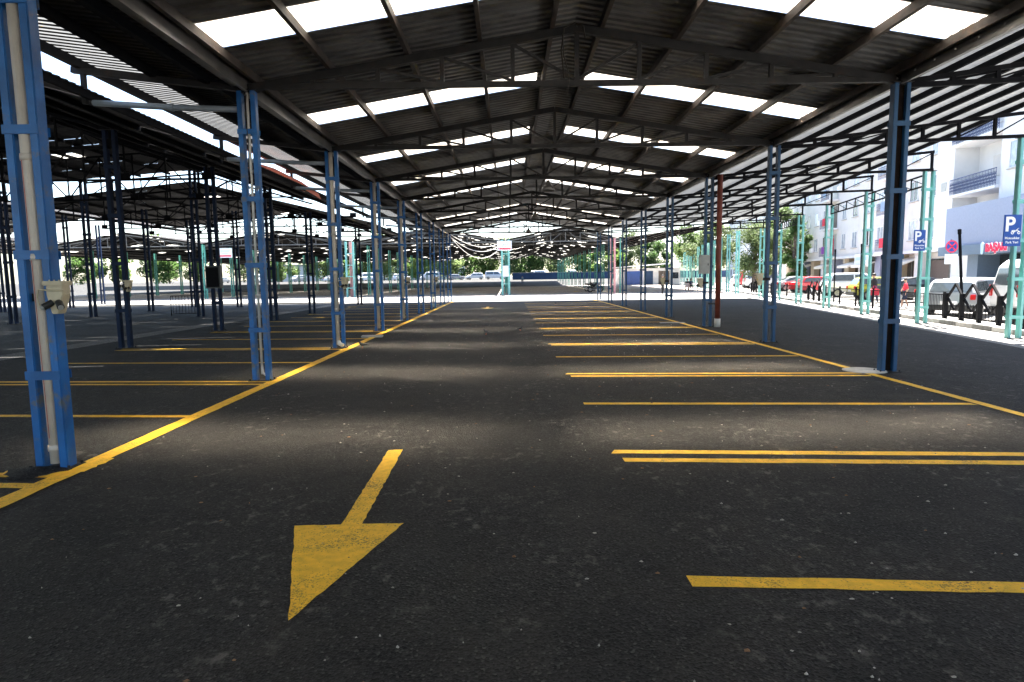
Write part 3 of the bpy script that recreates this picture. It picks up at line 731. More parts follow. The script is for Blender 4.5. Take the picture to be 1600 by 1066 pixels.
# orange tarp hanging by the gap
mb = MB(); pts = [(-7.3,17.5,5.02),(-7.2,19.5,5.1),(-7.05,21.5,5.0),(-6.98,23.2,4.82)]
vs = []; 
for i,(x,y,z) in enumerate(pts): vs += [(x-.5,y,z+.16),(x+.02,y,z+.07),(x+.1,y,z-.16+.05*(i%2)),(x+.12,y,z-.17+.05*(i%2)),(x+.04,y,z+.085),(x-.5,y,z+.18)]
fs = []
for i in range(3):
    for j in range(6): fs.append((i*6+j,i*6+(j+1)%6,(i+1)*6+(j+1)%6,(i+1)*6+j))
fs += [(0,1,2,3,4,5),(23,22,21,20,19,18)]
mb.add(vs,fs); tag(mb.build('tarp', 'orange'), 'orange tarp draped over the edge of the left hall roof', 'tarp')
# barrier of bars
o = thing('crowd_barrier', 'low dark barrier of upright bars by a hall column', 'barrier', (-16.6,31.8,0), R(6))
mb = MB(); mb.tube([(-.7,0,0),(-.7,0,1.02),(.7,0,1.02),(.7,0,0)], .02, 8); mb.build('frame', 'steel_black', o, smooth=True)
for k in range(9): x = -.6+.15*k; mb = MB(); mb.tube([(x,0,.12),(x,0,1.02)], .012, 6); mb.build('bar', 'steel_black', o)
mb = MB(); mb.bar((-.7,0,.12),(.7,0,.12),.03,.03); mb.build('lower_rail', 'steel_black', o)

# ------------------------------------------------------------------ far block beyond the lane
VAL = [-60,-45,-30,-15.15,-.25,11.6]
for i in range(len(VAL)-1):
    a, b = VAL[i], VAL[i+1]; mid = (a+b)/2
    nm = ['at the far left edge','second from the left edge','left of the blue columns','behind the white cables','right of the signed column'][i]
    hall(f'far hall gable roof beyond the lane, {nm}', [(a+.06,5.42),(mid,6.6),(b-.06,5.42)], 61.2, 142, 'sheet_dark', 5, 10+i, .12, .045, group='far hall roofs', cell=.55)
hall('far lean to roof beyond the lane at the right edge', [(11.6,5.45),(17,6.2),(22.4,7.0)], 61.2, 115, 'sheet_dark', 5, 30, .2, .03, group='far hall roofs')
proto = col_simple('', 5.4, 'teal_far', (0,0,0), group='green columns of the far hall'); first = True
for r_, x in enumerate((-45,-30,-15.15,-.25,11.2)):
    rn = ['leftmost valley','second valley from the left','valley behind the blue columns','valley behind the signed column','right hand valley'][r_]
    for k in range(14):
        y = 61.6+6*k
        if k == 0 and r_ in (3,): continue
        c = proto if first else dup(proto); first = False
        c.location = (x,y,0); c['label'] = f'green lattice column of the far hall under the {rn}, {ORD[k]} from the lane'
oproto = col_simple('', 5.6, 'teal', (0,0,0), group='mint columns along the far street edge'); first = True
for k in range(13):
    s = 5.09*8+5.2*k; P = st(s,0)
    c = oproto if first else dup(oproto); first = False
    c.location = P; c['label'] = f'mint lattice column along the far street edge, {ORD[k]} beyond the lane'
fc = make_column('white and teal lattice column carrying a white notice beside the lane', 5.35, 'teal', (-.27,60.4,0), 0, wd=.85, dep=.35, uw=.2, b0=1.1, bs=1.45)
mb = MB(); mb.box(-.28,.28,-.24,-.19,1.8,2.85); tag(mb.build('notice_board', 'sign_white', loc=(-.27,60.4,0), bevel=.01), 'blank white board fixed low on the signed column', 'board')
sg = thing('notice_sign', 'white notice with a pink red band on the central far column', 'sign', (-.35,60.15,4.3))
mb = MB(); mb.box(-.7,.7,-.03,.03,0,.92); mb.build('board', 'sign_white', sg, bevel=.01)
mb = MB(); mb.box(-.6,.6,-.036,-.031,.1,.24); mb.build('red_band', 'sign_red', sg)
mb = MB()
for z, w_ in ((.72,.5),(.58,.42),(.42,.3)): mb.box(-w_,w_,-.036,-.031,z-.025,z+.025)
mb.build('text_lines', 'sign_pale', sg)
sg2 = dup(sg, 'white notice with a pink red band in the left hall far column row', (-27.6,60.9,4.0))
pk = col_simple('pale pink lattice column at the lane right of centre', 5.35, 'pinkish', (10.2,60.6,0), wd=.5, dep=.3, uw=.17)
pk2 = col_simple('pink and teal lattice column at the lane left of centre', 5.35, 'pinkish', (-15.3,60.6,0), wd=.25, dep=.2, uw=.1)
c = col_simple('pale teal lattice column pair beside the pink column at the lane', 5.35, 'teal', (-15.3,60.2,0), wd=.85, dep=.2, uw=.16)
def far_truss(label, x0, x1, y):
    mb = MB(); mid = (x0+x1)/2; zt = lambda x: 5.25+(1.1)*(1-abs(x-mid)/((x1-x0)/2))
    mb.bar((x0,y,5.2),(x1,y,5.2),.08,.09); mb.bar((x0,y,5.25),(mid,y,6.36),.08,.09); mb.bar((mid,y,6.36),(x1,y,5.25),.08,.09)
    nn = 8
    for i in range(1,nn): x = x0+(x1-x0)*i/nn; mb.bar((x,y,5.2),(x,y,zt(x)),.06,.06)
    for i in range(nn): x = x0+(x1-x0)*i/nn; xx = x0+(x1-x0)*(i+1)/nn; mb.bar((x,y,5.2),(xx,y,zt(xx)),.04,.04) if x < mid else mb.bar((x,y,zt(x)),(xx,y,5.2),.04,.04)
    tag(mb.build('far_truss', 'gutter'), label, 'truss', 'front trusses of the far hall')
for i in range(len(VAL)-1):
    for j in range(2):
        far_truss(f'grey truss at the front of the far hall, {["leftmost","second","third","fourth","rightmost"][i]} gable, {["front","behind the front one"][j]}', VAL[i]+.1, VAL[i+1]-.1, 61.6+6*j)
# drooping white cables over the lane
def cable(label, p, q, sag, r=.022, m='pvc_w'):
    p, q = Vector(p), Vector(q); mb = MB()
    mb.tube([p+(q-p)*t-Vector((0,0,sag*4*t*(1-t))) for t in [i/14 for i in range(15)]], r, 7)
    return tag(mb.build('cable', m, smooth=True), label, 'cable', 'white cables drooping over the lane')
cable('upper white cable drooping over the lane', (-4.3,46,5.0), (-.5,60.3,5.2), .75)
cable('middle white cable drooping over the lane', (-4.4,46,4.9), (-.4,60.3,5.1), 1.05)
cable('lowest white cable drooping over the lane', (-4.3,46,4.85), (-.45,60.2,5.0), 1.55)
# bell lamps
def lamp(label, loc):
    o = thing('bell_lamp', label, 'lamp', loc, 0, 'hanging bell lamps')
    mb = MB(); mb.lathe([(.02,.3),(.06,.28),(.07,.2),(.12,.14),(.2,.05),(.235,-.05),(.225,-.05),(.19,.05),(.1,.13),(.03,.18)], n=20); mb.build('shade', 'gutter', o, smooth=True)
    mb = MB(); mb.lathe([(.0,-.02),(.05,0),(.055,.06),(.03,.14)], n=12); mb.build('bulb', 'sign_white', o, smooth=True)
    mb = MB(); mb.tube([(0,0,.3),(0,0,.62)], .012, 8); mb.build('hanger', 'steel', o)
    return o
l0 = lamp('grey bell lamp hanging under the ridge, nearest of the row', (1.35,20.8,4.62))
for k, (y,nm) in enumerate(((30.8,'second along the ridge'),(40.8,'last before the lane'))): dup(l0, f'grey bell lamp hanging under the ridge, {nm}', (1.35,y,4.62))
for k, (x,y) in enumerate(((6.0,67),(6.1,79),(-7.6,67),(-7.5,79))): 
    q = dup(l0, f'pale bell lamp in the far hall, {["right gable front","right gable further back","left gable front","left gable further back"][k]}', (x,y,4.55)); q.scale = (1.5,1.5,1.2)
q = dup(l0, 'dark bell lamp hanging in the second left hall', (-10.8,44.5,4.45)); q.scale = (1.3,1.3,1)

# ------------------------------------------------------------------ small things on the asphalt
mb = MB(); mb.lathe([(.0,.014),(.33,.014),(.36,.008),(.36,0)], n=28); tag(mb.build('manhole_cover', 'manhole', loc=(6.36,10.92,.004)), 'pale round manhole cover beside the nearest right column', 'manhole cover')
mb = MB(); mb.box(-.32,.32,-.14,.14,.0,.06); o = tag(mb.build('concrete_block', 'concrete', loc=(-4.15,18.65,0), bevel=.015), 'low pale concrete block on the left edge line', 'block'); o.rotation_euler = (0,0,.1)
mb = MB(); mb.box(-.45,.45,-.1,.1,0,.015); o = tag(mb.build('board_scrap', 'manhole', loc=(6.0,22.6,.004), bevel=.004), 'flat pale board lying by the right edge line', 'board'); o.rotation_euler = (0,0,-.1)
def bird(label, loc, rz):
    o = thing('pigeon', label, 'bird', loc, rz, 'pigeons on the asphalt')
    mb = MB(); mb.tube([(-.19,0,.1),(-.1,0,.115),(-.04,0,.125),(.03,0,.135),(.075,0,.165),(.09,0,.2),(.105,0,.222),(.125,0,.222),(.15,0,.215)], [.012,.03,.056,.062,.048,.03,.026,.022,.004], 10); mb.build('body', 'bird', o, smooth=True)
    for sy in (-1,1):
        mb = MB(); mb.tube([(-.0,sy*.025,.09),(.0,sy*.025,.005),(.03,sy*.03,.004)], .006, 6); mb.build('leg', 'orange', o)
    mb = MB(); mb.bar((-.11,0,.11),(-.24,0,.085),.06,.012); mb.build('tail', 'bird', o)
    return o
b0 = bird('dark pigeon walking mid aisle, left of the two', (-.71,19.0,0), 2.6); b0.scale = (.72,.72,.72)
dup(b0, 'dark pigeon walking mid aisle, right of the two', (.36,20.2,0), .6)
dup(b0, 'dark pigeon on the far bay lines at the right', (2.9,38.5,0), 1.2)
dup(b0, 'brown grey pigeon on the left edge line by the concrete block', (-3.76,15.75,0), 3.4)
# grit and dry flakes
def flakes(name, n, m, smin, smax, seed):
    r = random.Random(seed); mb = MB()
    for _ in range(n):
        y = 2.4+r.random()**1.6*22; x = r.uniform(-4+.0,6.5) if r.random() < .9 else r.uniform(-9,11)
        if m == 'grit' and r.random() < .35: x = r.uniform(1,6)
        sz = r.uniform(smin,smax)*(.6+.04*y); a = r.uniform(0,6.28); k = r.randint(4,6)
        P = [(x+sz*r.uniform(.5,1)*math.cos(a+2*math.pi*i/k)*1.3, y+sz*r.uniform(.5,1)*math.sin(a+2*math.pi*i/k)) for i in range(k)]
        h = r.uniform(.004,.012)
        mb.add([(px,py,.003) for px,py in P]+[(x,y,.003+h)], [(i,(i+1)%k,k) for i in range(k)])
    o = mb.build(name, m, fix=False); o['kind'] = 'stuff'; o['label'] = 'scattered '+('pale grit' if m == 'grit' else 'dry leaf crumbs')+' on the asphalt'; o['category'] = 'litter'
flakes('grit', 520, 'grit', .006, .02, 5); flakes('leaf_litter', 170, 'leafbit', .008, .028, 6)

# ------------------------------------------------------------------ street fence
def fence_panel(label, s0, s1):
    o = thing('railing_panel', label, 'railing', st(s0,1.0,.13), SROT, 'plain railing panels along the pavement'); L = s1-s0
    for z in (.12,.82): chord(o, (0,0,z),(L,0,z),.035,.035,'rail','steel_black')
    mb = MB(); k = int(L/.11)
    for i in range(1,k): x = L*i/k; mb.bar((x,0,.12),(x,0,.82),.014,.014)
    mb.build('bars', 'steel_black', o)
    for x in (0,L): chord(o, (x,0,0),(x,0,.92),.07,.07,'post','steel_black')
def fence_diamond(label, s0, n):
    o = thing('diamond_fence', label, 'fence', st(s0,1.0,.13), SROT, 'black diamond fences along the pavement'); wv = 1.05
    for i in range(n+1): chord(o, (i*wv,0,0),(i*wv,0,.88),.1,.12,'post','steel_black')
    for z in (.1,): chord(o, (0,0,z),(n*wv,0,z),.05,.05,'rail','steel_black')
    for i in range(n):
        a = i*wv; m_ = a+wv/2
        for x0,z0,x1,z1 in ((a,.72,m_,1.2),(m_,1.2,a+wv,.72),(a+.04,.7,m_,.32),(m_,.32,a+wv-.04,.7)):
            mb = MB(); mb.bar((x0,-.05,z0),(x1,-.05,z1),.05,.065,(0,1,0)); mb.build('diamond_bar', 'steel_black', o)
        mb = MB()
        for q in range(1,6): mb.bar((a+wv*q/6,0,.1),(a+wv*q/6,0,.55),.014,.014)
        mb.build('bars', 'steel_black', o)
dia = [(1.5,4,'nearest, between the two parking signs'),(18.9,3,'second, beside the red car'),(34.2,5,'farthest, by the tree')]
for s0,n_,lb in dia: fence_diamond(f'black fence with open diamonds, {lb}', s0, n_)
pl = [(-4.5,-2.3),(-2.3,1.4),(5.8,7.9),(7.9,10.0),(10.0,12.1),(12.1,14.2),(14.2,16.5),(16.5,18.8),(22.2,24.7),(24.7,27.2),(27.2,29.6),(29.6,31.9),(31.9,34.1)]
for k,(a_,b_) in enumerate(pl): fence_panel(f'plain black railing panel along the pavement, {ORD[k]} from the camera', a_, b_)
def post(label, p, q, r):
    mb = MB(); mb.tube([p,q], r, 10); mb.tube([Vector(q)-(Vector(q)-Vector(p))*.05,q], r*1.3, 10); tag(mb.build('fence_pole', 'steel_black'), label, 'pole', 'black poles behind the fence')
post('tall black pole leaning left out of the nearest diamond fence', st(4.85,1.15,.13), st(5.5,1.2,3.15), .045)
post('straight thin black pole at the railing in front of the olive car', st(14.17,1.15,.13), st(14.17,1.15,3.1), .035)
post('straight thin black pole behind the fifth street edge column', st(18.03,1.2,.13), st(18.1,1.2,3.0), .035)

# ------------------------------------------------------------------ signs
def text_mesh(txt, size, m, parent, loc, rot=(R(90),0,0), ext=.004, name='lettering', align='CENTER', bold=0):
    cu = bpy.data.curves.new('t', 'FONT'); cu.body = txt; cu.size = size; cu.extrude = ext; cu.align_x = align; cu.align_y = 'CENTER'; cu.offset = bold
    tmp = bpy.data.objects.new('t', cu); COL.objects.link(tmp); dg = bpy.context.evaluated_depsgraph_get()
    me = bpy.data.meshes.new_from_object(tmp.evaluated_get(dg)); bpy.data.objects.remove(tmp); me.name = name
    me.materials.clear(); me.materials.append(M[m]); o = bpy.data.objects.new(name, me); COL.objects.link(o); o.parent = parent; o.location = loc; o.rotation_euler = rot
    return o
def park_sign(label, loc, sc=1):
    o = thing('parking_sign', label, 'sign', loc, 0, 'blue motorcycle parking signs'); o.scale = (sc,sc,sc)
    mb = MB(); mb.box(-.22,.22,-.012,.012,0,.78); mb.build('board', 'sign_blue', o, bevel=.006)
    text_mesh('P', .5, 'sign_white', o, (-.075,-.014,.53), bold=.012)
    text_mesh('Motosiklet', .085, 'sign_white', o, (0,-.014,.2), bold=.001); text_mesh('Park Yeri', .085, 'sign_white', o, (0,-.014,.095), bold=.001)
    b = MB()   # motorcycle pictogram
    for cx in (-.0,.16):
        ring = [(cx+.042*math.cos(a), .335+.042*math.sin(a)) for a in [2*math.pi*i/14 for i in range(14)]]
        inn = [(cx+.022*math.cos(a), .335+.022*math.sin(a)) for a in [2*math.pi*i/14 for i in range(14)]]
        b.add([(x,-.0145,z) for x,z in ring+inn], [(i,(i+1)%14,14+(i+1)%14,14+i) for i in range(14)])
    b.bar((0,-.014,.345),(.08,-.014,.375),.03,.004,(0,1,0)); b.bar((.06,-.014,.37),(.13,-.014,.41),.035,.004,(0,1,0)); b.bar((.12,-.014,.42),(.16,-.014,.34),.016,.004,(0,1,0)); b.bar((-.02,-.014,.385),(.06,-.014,.39),.022,.004,(0,1,0)); b.bar((.12,-.014,.43),(.16,-.014,.445),.012,.004,(0,1,0))
    b.build('pictogram', 'sign_white', o, fix=False)
    mb = MB(); mb.tube([(0,.02,.05),(0,.1,.05)], .012, 8); mb.tube([(0,.02,.7),(0,.1,.7)], .012, 8); mb.build('bracket', 'gutter', o)
P = st(0,0); park_sign('blue motorcycle parking sign, larger one at the right frame edge', (P.x-.4,P.y-.24,2.36))
P = st(5.09,0); park_sign('blue motorcycle parking sign, smaller one near the round sign', (P.x-.36,P.y-.24,2.44), .88)
o = thing('no_stopping_sign', 'round blue and red no stopping sign with a white plate below', 'sign', st(9.9,3.0,.02), 0)
mb = MB(); mb.tube([(0,0,0),(0,0,3.0)], .03, 10); mb.build('pole', 'gutter', o)
mb = MB(); mb.tube([(0,-.035,2.72),(0,-.05,2.72)], .25, 28); mb.build('disc', 'sign_blue', o)
mb = MB(); ro = [(.25*math.cos(a),.25*math.sin(a)) for a in [2*math.pi*i/28 for i in range(28)]]; ri = [(.2*x/.25,.2*z/.25) for x,z in ro]
mb.add([(x,-.053,2.72+z) for x,z in ro+ri], [(i,(i+1)%28,28+(i+1)%28,28+i) for i in range(28)])
for s_ in (-1,1): mb.bar((-.15*s_,-.055,2.57),(.15*s_,-.055,2.87),.05,.004,(0,1,0))
mb.build('red_cross', 'sign_red', o, fix=False)
mb = MB(); mb.box(-.26,.26,-.05,-.035,2.02,2.42); pl_ = mb.build('plate', 'sign_white', o, bevel=.005)
mb = MB(); mb.box(-.15,.15,-.054,-.05,2.26,2.33); mb.box(-.2,.2,-.054,-.05,2.12,2.15); mb.build('plate_mark', 'sign_pale', pl_)

# ------------------------------------------------------------------ cars
def tyre_set(o, pos, r, w_):
    for (x,y) in pos:
        sy = 1 if y > 0 else -1
        mb = MB(); mb.tube([(x,y-w_/2,r),(x,y+w_/2,r)], r, 22); wl = mb.build('wheel', 'tyre', o, bevel=.015)
        mb = MB(); yy = y+sy*w_/2; mb.tube([(x,yy-sy*.01,r),(x,yy+sy*.012,r)], r*.62, 18); mb.build('rim', 'rim', wl, bevel=.006)
def make_car(label, kind, paint, loc, heading, group='cars parked along the street'):
    # local +x is the front of the car
    o = thing('parked_'+('van' if kind == 'van' else 'car'), label, 'van' if kind == 'van' else 'car', loc, heading, group)
    if kind == 'hatch':
        L,W,H = 4.0,1.68,1.44; body = [(-2,.3),(-2.02,.55),(-1.97,.85),(-1.93,.95),(.75,.93),(1.6,.8),(1.95,.62),(2.0,.4),(1.95,.28)]; roofp = [(-1.9,.94),(-1.62,1.36),(-1.3,1.44),(.0,1.42),(.35,1.32),(.95,.92)]
        win = [(-1.72,1.0),(-1.5,1.32),(-.42,1.34),(-.42,1.0)], [(-.34,1.0),(-.34,1.34),(.12,1.33),(.72,.98)]
    elif kind == 'sedan':
        L,W,H = 4.4,1.74,1.44; body = [(-2.2,.3),(-2.22,.6),(-2.15,.95),(-1.5,1.0),(.9,.95),(1.8,.82),(2.18,.6),(2.2,.38),(2.1,.26)]; roofp = [(-1.75,.99),(-1.05,1.38),(-.6,1.44),(.15,1.43),(.5,1.34),(1.15,.94)]
        win = [(-1.35,1.03),(-.98,1.3),(-.4,1.35),(-.4,1.03)], [(-.32,1.03),(-.32,1.35),(.2,1.34),(.9,1.0)]
    elif kind == 'suv':
        L,W,H = 4.5,1.84,1.72; body = [(-2.2,.4),(-2.25,.8),(-2.18,1.1),(1.0,1.1),(2.0,1.0),(2.25,.75),(2.25,.45),(2.15,.34)]; roofp = [(-2.12,1.09),(-1.9,1.58),(-1.6,1.7),(.2,1.7),(.5,1.6),(1.15,1.09)]
        win = [(-1.9,1.15),(-1.75,1.55),(-.45,1.58),(-.45,1.15)], [(-.36,1.15),(-.36,1.58),(.25,1.56),(.9,1.14)]
    else:
        L,W,H = 4.9,1.9,2.15; body = [(-2.4,.35),(-2.45,.7),(-2.42,1.15),(1.3,1.12),(2.2,.98),(2.45,.7),(2.45,.42),(2.35,.3)]; roofp = [(-2.4,1.14),(-2.3,1.9),(-2.1,2.1),(.6,2.12),(1.0,2.0),(1.75,1.1)]
        win = [(-2.15,1.25),(-2.1,1.85),(-.35,1.88),(-.35,1.25)], [(-.25,1.25),(-.25,1.88),(.75,1.86),(1.35,1.22)]
    hw = W/2; mb = MB(); n = len(body); cx = 0; cz = .62
    def shrink(p, e): return (p[0]*(1-e*.03), cz+(p[1]-cz)*(1-e*.12))
    rings = [(-hw,1),(-hw+.06,.35),(-hw+.2,0),(hw-.2,0),(hw-.06,.35),(hw,1)]; v = []
    for y,e in rings: v += [(q[0],y,q[1]) for q in [shrink(p,e) for p in body]]
    f = [tuple(range(n)), tuple(range(6*n-1,5*n-1,-1))]
    for j in range(5): f += [(j*n+i,(j+1)*n+i,(j+1)*n+(i+1)%n,j*n+(i+1)%n) for i in range(n)]
    mb.add(v,f); bd = mb.build('body', paint, o, bevel=.02)
    # greenhouse
    mb = MB(); n = len(roofp); zb = roofp[0][1]; v = []
    def yw(z, k): return (hw-.06-(z-zb)*.22)*k
    for k in (-1,-.86,.86,1):
        for (x,z) in roofp:
            zz = z if abs(k) < .9 else (z-.035 if z > zb+.1 else z)
            v.append((x, yw(z, k), zz))
    f = [tuple(range(n)), tuple(range(4*n-1,3*n-1,-1))]
    for j in range(3): f += [(j*n+i,(j+1)*n+i,(j+1)*n+(i+1)%n,j*n+(i+1)%n) for i in range(n)]
    mb.add(v,f); mb.build('cabin', paint, o, bevel=.02)
    for sy in (-1,1):
        for w_ in win:
            mb = MB(); v = [(x, sy*(yw(z,1)+.004), z) for x,z in w_]+[(x, sy*(yw(z,1)+.012), z) for x,z in w_]
            mb.add(v,[(0,1,2,3),(7,6,5,4),(0,4,5,1),(1,5,6,2),(2,6,7,3),(3,7,4,0)]); mb.build('side_window', 'glass_car', o)
    def screen(i0, i1, name, off):
        (xa,za),(xb,zb_) = roofp[i0],roofp[i1]; a0, a1 = .12, .88
        p = (xa+(xb-xa)*a0, za+(zb_-za)*a0); q = (xa+(xb-xa)*a1, za+(zb_-za)*a1)
        nx = -(zb_-za); nz = (xb-xa); l = math.hypot(nx,nz); nx, nz = nx/l, nz/l
        if nx*off < 0: nx, nz = -nx, -nz
        d0, d1 = .006, .018; mb = MB()
        v = []
        for d in (d0,d1): v += [(p[0]+nx*d,-yw(p[1],.86),p[1]+nz*d),(p[0]+nx*d,yw(p[1],.86),p[1]+nz*d),(q[0]+nx*d,yw(q[1],.84),q[1]+nz*d),(q[0]+nx*d,-yw(q[1],.84),q[1]+nz*d)]
        mb.add(v,[(3,2,1,0),(4,5,6,7),(0,1,5,4),(1,2,6,5),(2,3,7,6),(3,0,4,7)]); mb.build(name, 'glass_car', o)
    screen(0,1,'rear_window',-1); screen(len(roofp)-2,len(roofp)-1,'windscreen',1)
    xr, xf = body[1][0], body[-2][0]; zt = .8 if kind != 'van' else .95
    for sy in (-1,1):
        mb = MB(); mb.box(xr-.02,xr+.1,sy*(hw-.13)-.08,sy*(hw-.13)+.08,zt-.1,zt+(.08 if kind != 'van' else .3)); mb.build('tail_lamp', 'lamp_red', o, bevel=.015)
        mb = MB(); mb.box(xf-.12,xf+.0,sy*(hw-.25)-.16,sy*(hw-.25)+.16,.58,.74); mb.build('headlight', 'lamp_clear', o, bevel=.015)
        mb = MB(); mb.cbox((.72 if kind != 'van' else 1.3,sy*(hw+.07),1.02 if kind != 'van' else 1.3),(.1,.16,.13)); mb.build('wing_mirror', 'black', o, bevel=.015)
    mb = MB(); mb.box(xr-.05,xr+.12,-hw+.06,hw-.06,.3,.5); mb.build('rear_bumper', paint if kind in ('sedan','suv') else 'black', o, bevel=.02)
    mb = MB(); mb.box(xf-.12,xf+.05,-hw+.06,hw-.06,.28,.5); mb.build('front_bumper', paint, o, bevel=.02)
    mb = MB(); mb.box(xr-.062,xr-.045,-.26,.26,.52,.64); mb.build('number_plate', 'plate', o)
    r = .31 if kind != 'van' else .34; wx = L/2-.75
    tyre_set(o, [(-wx,-hw+.09),(-wx,hw-.09),(wx-.1,-hw+.09),(wx-.1,hw-.09)], r, .2)
    return o
HD = math.atan2(SN.y, SN.x)   # nose towards the shops
cars = [('hatch','olive',(.42,.40,.05),(24.6,6.2),'olive yellow hatchback parked nose in to the shops'),
        ('hatch','silver',(.35,.36,.37),(8.6,5.3),'silver grey hatchback behind the diamond fence'),
        ('van','white',(.8,.8,.8),(5.6,5.2),'white van at the right frame edge'),
        ('sedan','white',(.8,.8,.8),(14.2,6.1),'white saloon right of the boy in red'),
        ('hatch','white',(.8,.8,.8),(12.0,6.4),'white hatchback beside the silver one'),
        ('sedan','black',(.02,.02,.022),(20.8,6.6),'dark saloon next to the olive hatchback'),
        ('suv','white',(.8,.8,.8),(29.9,6.3),'white off road car left of the olive hatchback'),
        ('hatch','red',(.5,.02,.03),(38.0,6.5),'red hatchback behind the second diamond fence'),
        ('sedan','red',(.5,.02,.03),(41.2,6.6),'red saloon behind the mint columns'),
        ('sedan','silver',(.35,.36,.37),(46.5,6.8),'grey saloon in front of the leafy tree'),
        ('van','white',(.8,.8,.8),(58.8,6.2),'white van beside the leafy tree'),
        ('van','red',(.5,.02,.03),(62.5,6.4),'red van at the far end of the parked row'),
        ('suv','white',(.8,.8,.8),(68,6.0),'white off road car at the far end of the parked row')]
for kd,cn,cc,(s,t),lb in cars:
    if cn == 'silver' and kd == 'hatch': make_car(lb, kd, carpaint(cn,cc), (17.6,23.9,.02), .74)
    else: make_car(lb, kd, carpaint(cn,cc), st(s,t,.02), HD+random.uniform(-.04,.04))

# ------------------------------------------------------------------ buildings along the street
def fbox(mb, s0, s1, t0, t1, z0, z1):
    v = [(s0,-t0,z0),(s1,-t0,z0),(s1,-t1,z0),(s0,-t1,z0),(s0,-t0,z1),(s1,-t0,z1),(s1,-t1,z1),(s0,-t1,z1)]
    mb.add(v, [(0,3,2,1),(4,5,6,7),(0,1,5,4),(1,2,6,5),(2,3,7,6),(3,0,4,7)])
def bpart(root, name, m, *boxes, bevel=0):   # boxes in street coordinates relative to root (s along, t away from the yard)
    mb = MB()
    for b in boxes: fbox(mb, *b)
    return mb.build(name, m, root, bevel=bevel)
def window(root, s, z, w_, h, t, pane='glass_pale', bars=True):
    fr = bpart(root, 'window', 'white', (s-w_/2-.07,s+w_/2+.07,t-.05,t-.002,z-.07,z), (s-w_/2-.07,s+w_/2+.07,t-.05,t-.002,z+h,z+h+.07), (s-w_/2-.07,s-w_/2,t-.05,t-.002,z,z+h), (s+w_/2,s+w_/2+.07,t-.05,t-.002,z,z+h), (s-.03,s+.03,t-.045,t-.002,z,z+h))
    bpart(fr, 'pane', pane, (s-w_/2,s-.031,t-.02,t-.003,z,z+h), (s+.031,s+w_/2,t-.02,t-.003,z,z+h))
    bpart(fr, 'sill', 'concrete', (s-w_/2-.14,s+w_/2+.14,t-.14,t-.002,z-.13,z-.072))
def balcony(root, s0, s1, z, t0, t1, fancy=True, cloth=None):
    bpart(root, 'balcony_slab', 'white', (s0,s1,t0,t1,z-.16,z+.0))
    rl = bpart(root, 'balcony_rail', 'rail', (s0,s1,t0+.02,t0+.06,z+.98,z+1.03), (s0,s1,t0+.025,t0+.055,z+.78,z+.81), (s0,s1,t0+.025,t0+.055,z+.12,z+.15))
    mb = MB(); k = int((s1-s0)/.16)
    for i in range(k+1):
        x = s0+(s1-s0)*i/k; fbox(mb, x-.012,x+.012,t0+.03,t0+.05,z,z+.98)
        if fancy and i < k:
            x2 = x+(s1-s0)/k
            for q in range(3): 
                za = z+.18+.2*q; mb.bar((x,-(t0+.04),za),(x2,-(t0+.04),za+.2),.02,.02); mb.bar((x2,-(t0+.04),za),(x,-(t0+.04),za+.2),.02,.02)
    mb.build('balusters', 'rail', rl)
bA = thing('apartment_building', 'white corner building with ironwork balconies above a slate shop front', 'building', st(0,0), SROT)
TA = 12.0
bpart(bA, 'wall', 'white', (-14,24.2,TA,TA+10,3.4,17), (24.2,29.6,TA+1.5,TA+10,3.4,17), (29.6,32.0,TA,TA+10,3.4,17), (-14,32,TA+1.2,TA+10,.14,3.4))
for z in (6.85,10.15,13.45): balcony(bA, 24.2, 29.6, z, TA-.25, TA+1.5)
for z in (7.7,11.0,14.3):
    for s in (22.6,18.0,14.5): window(bA, s, z, 1.3, 1.45, TA)
for z in (6.9,10.2,13.5): bpart(bA, 'balcony_door', 'white_b', (25.6,26.5,TA+1.42,TA+1.498,z,z+2.2), (26.7,27.8,TA+1.42,TA+1.498,z+.9,z+2.2))
bpart(bA, 'side_vent', 'cabinet', (30.5,31.2,TA-.03,TA-.002,7.3,7.9))
pn = bpart(bA, 'cladding_box', 'panel_blue', (-14,28.3,TA-.9,TA-.003,3.35,5.85))
bpart(bA, 'fascia', 'fascia', (-14,28.7,TA-1.1,TA-.003,2.75,3.346))
bpart(bA, 'shop_pillar', 'fascia', (25.4,26.6,TA-.3,TA+1.198,.14,2.748)); bpart(bA, 'shop_pillar', 'fascia', (17.4,18.2,TA-.3,TA+1.198,.14,2.748))
sw = bpart(bA, 'shop_window', 'glass_dark', (18.25,25.35,TA+.9,TA+1.0,.2,2.74))
bpart(sw, 'poster', 'sign_pale', (19.3,20.6,TA+.87,TA+.897,.6,2.3)); bpart(sw, 'poster', 'sign_white', (21.2,22.3,TA+.87,TA+.897,.9,2.4)); bpart(sw, 'poster', 'cloth_red', (22.5,23.0,TA+.87,TA+.897,.6,1.3))
bpart(bA, 'shop_window', 'glass_dark', (5,17.3,TA+.9,TA+1.0,.2,2.74))
lt = text_mesh('BAŞARI', .62, 'shop_red', bA, (21.95,-(TA-1.135),3.06), rot=(R(90),0,math.pi*0), ext=.02, bold=.02)
lt.rotation_euler = (R(90),0,math.pi)
lw = text_mesh('BAŞARI', .62, 'sign_white', bA, (21.95,-(TA-1.112),3.06), ext=.008, bold=.045, name='lettering_outline'); lw.rotation_euler = (R(90),0,math.pi)
mb = MB(); mb.prism([(-.16,.3),(.0,.38),(.16,.3),(.12,-.25),(0,-.35),(-.12,-.25)], -.02, .02); e_ = mb.build('emblem', 'sign_pale', bA); e_.location = (23.35,-(TA-1.13),3.05)

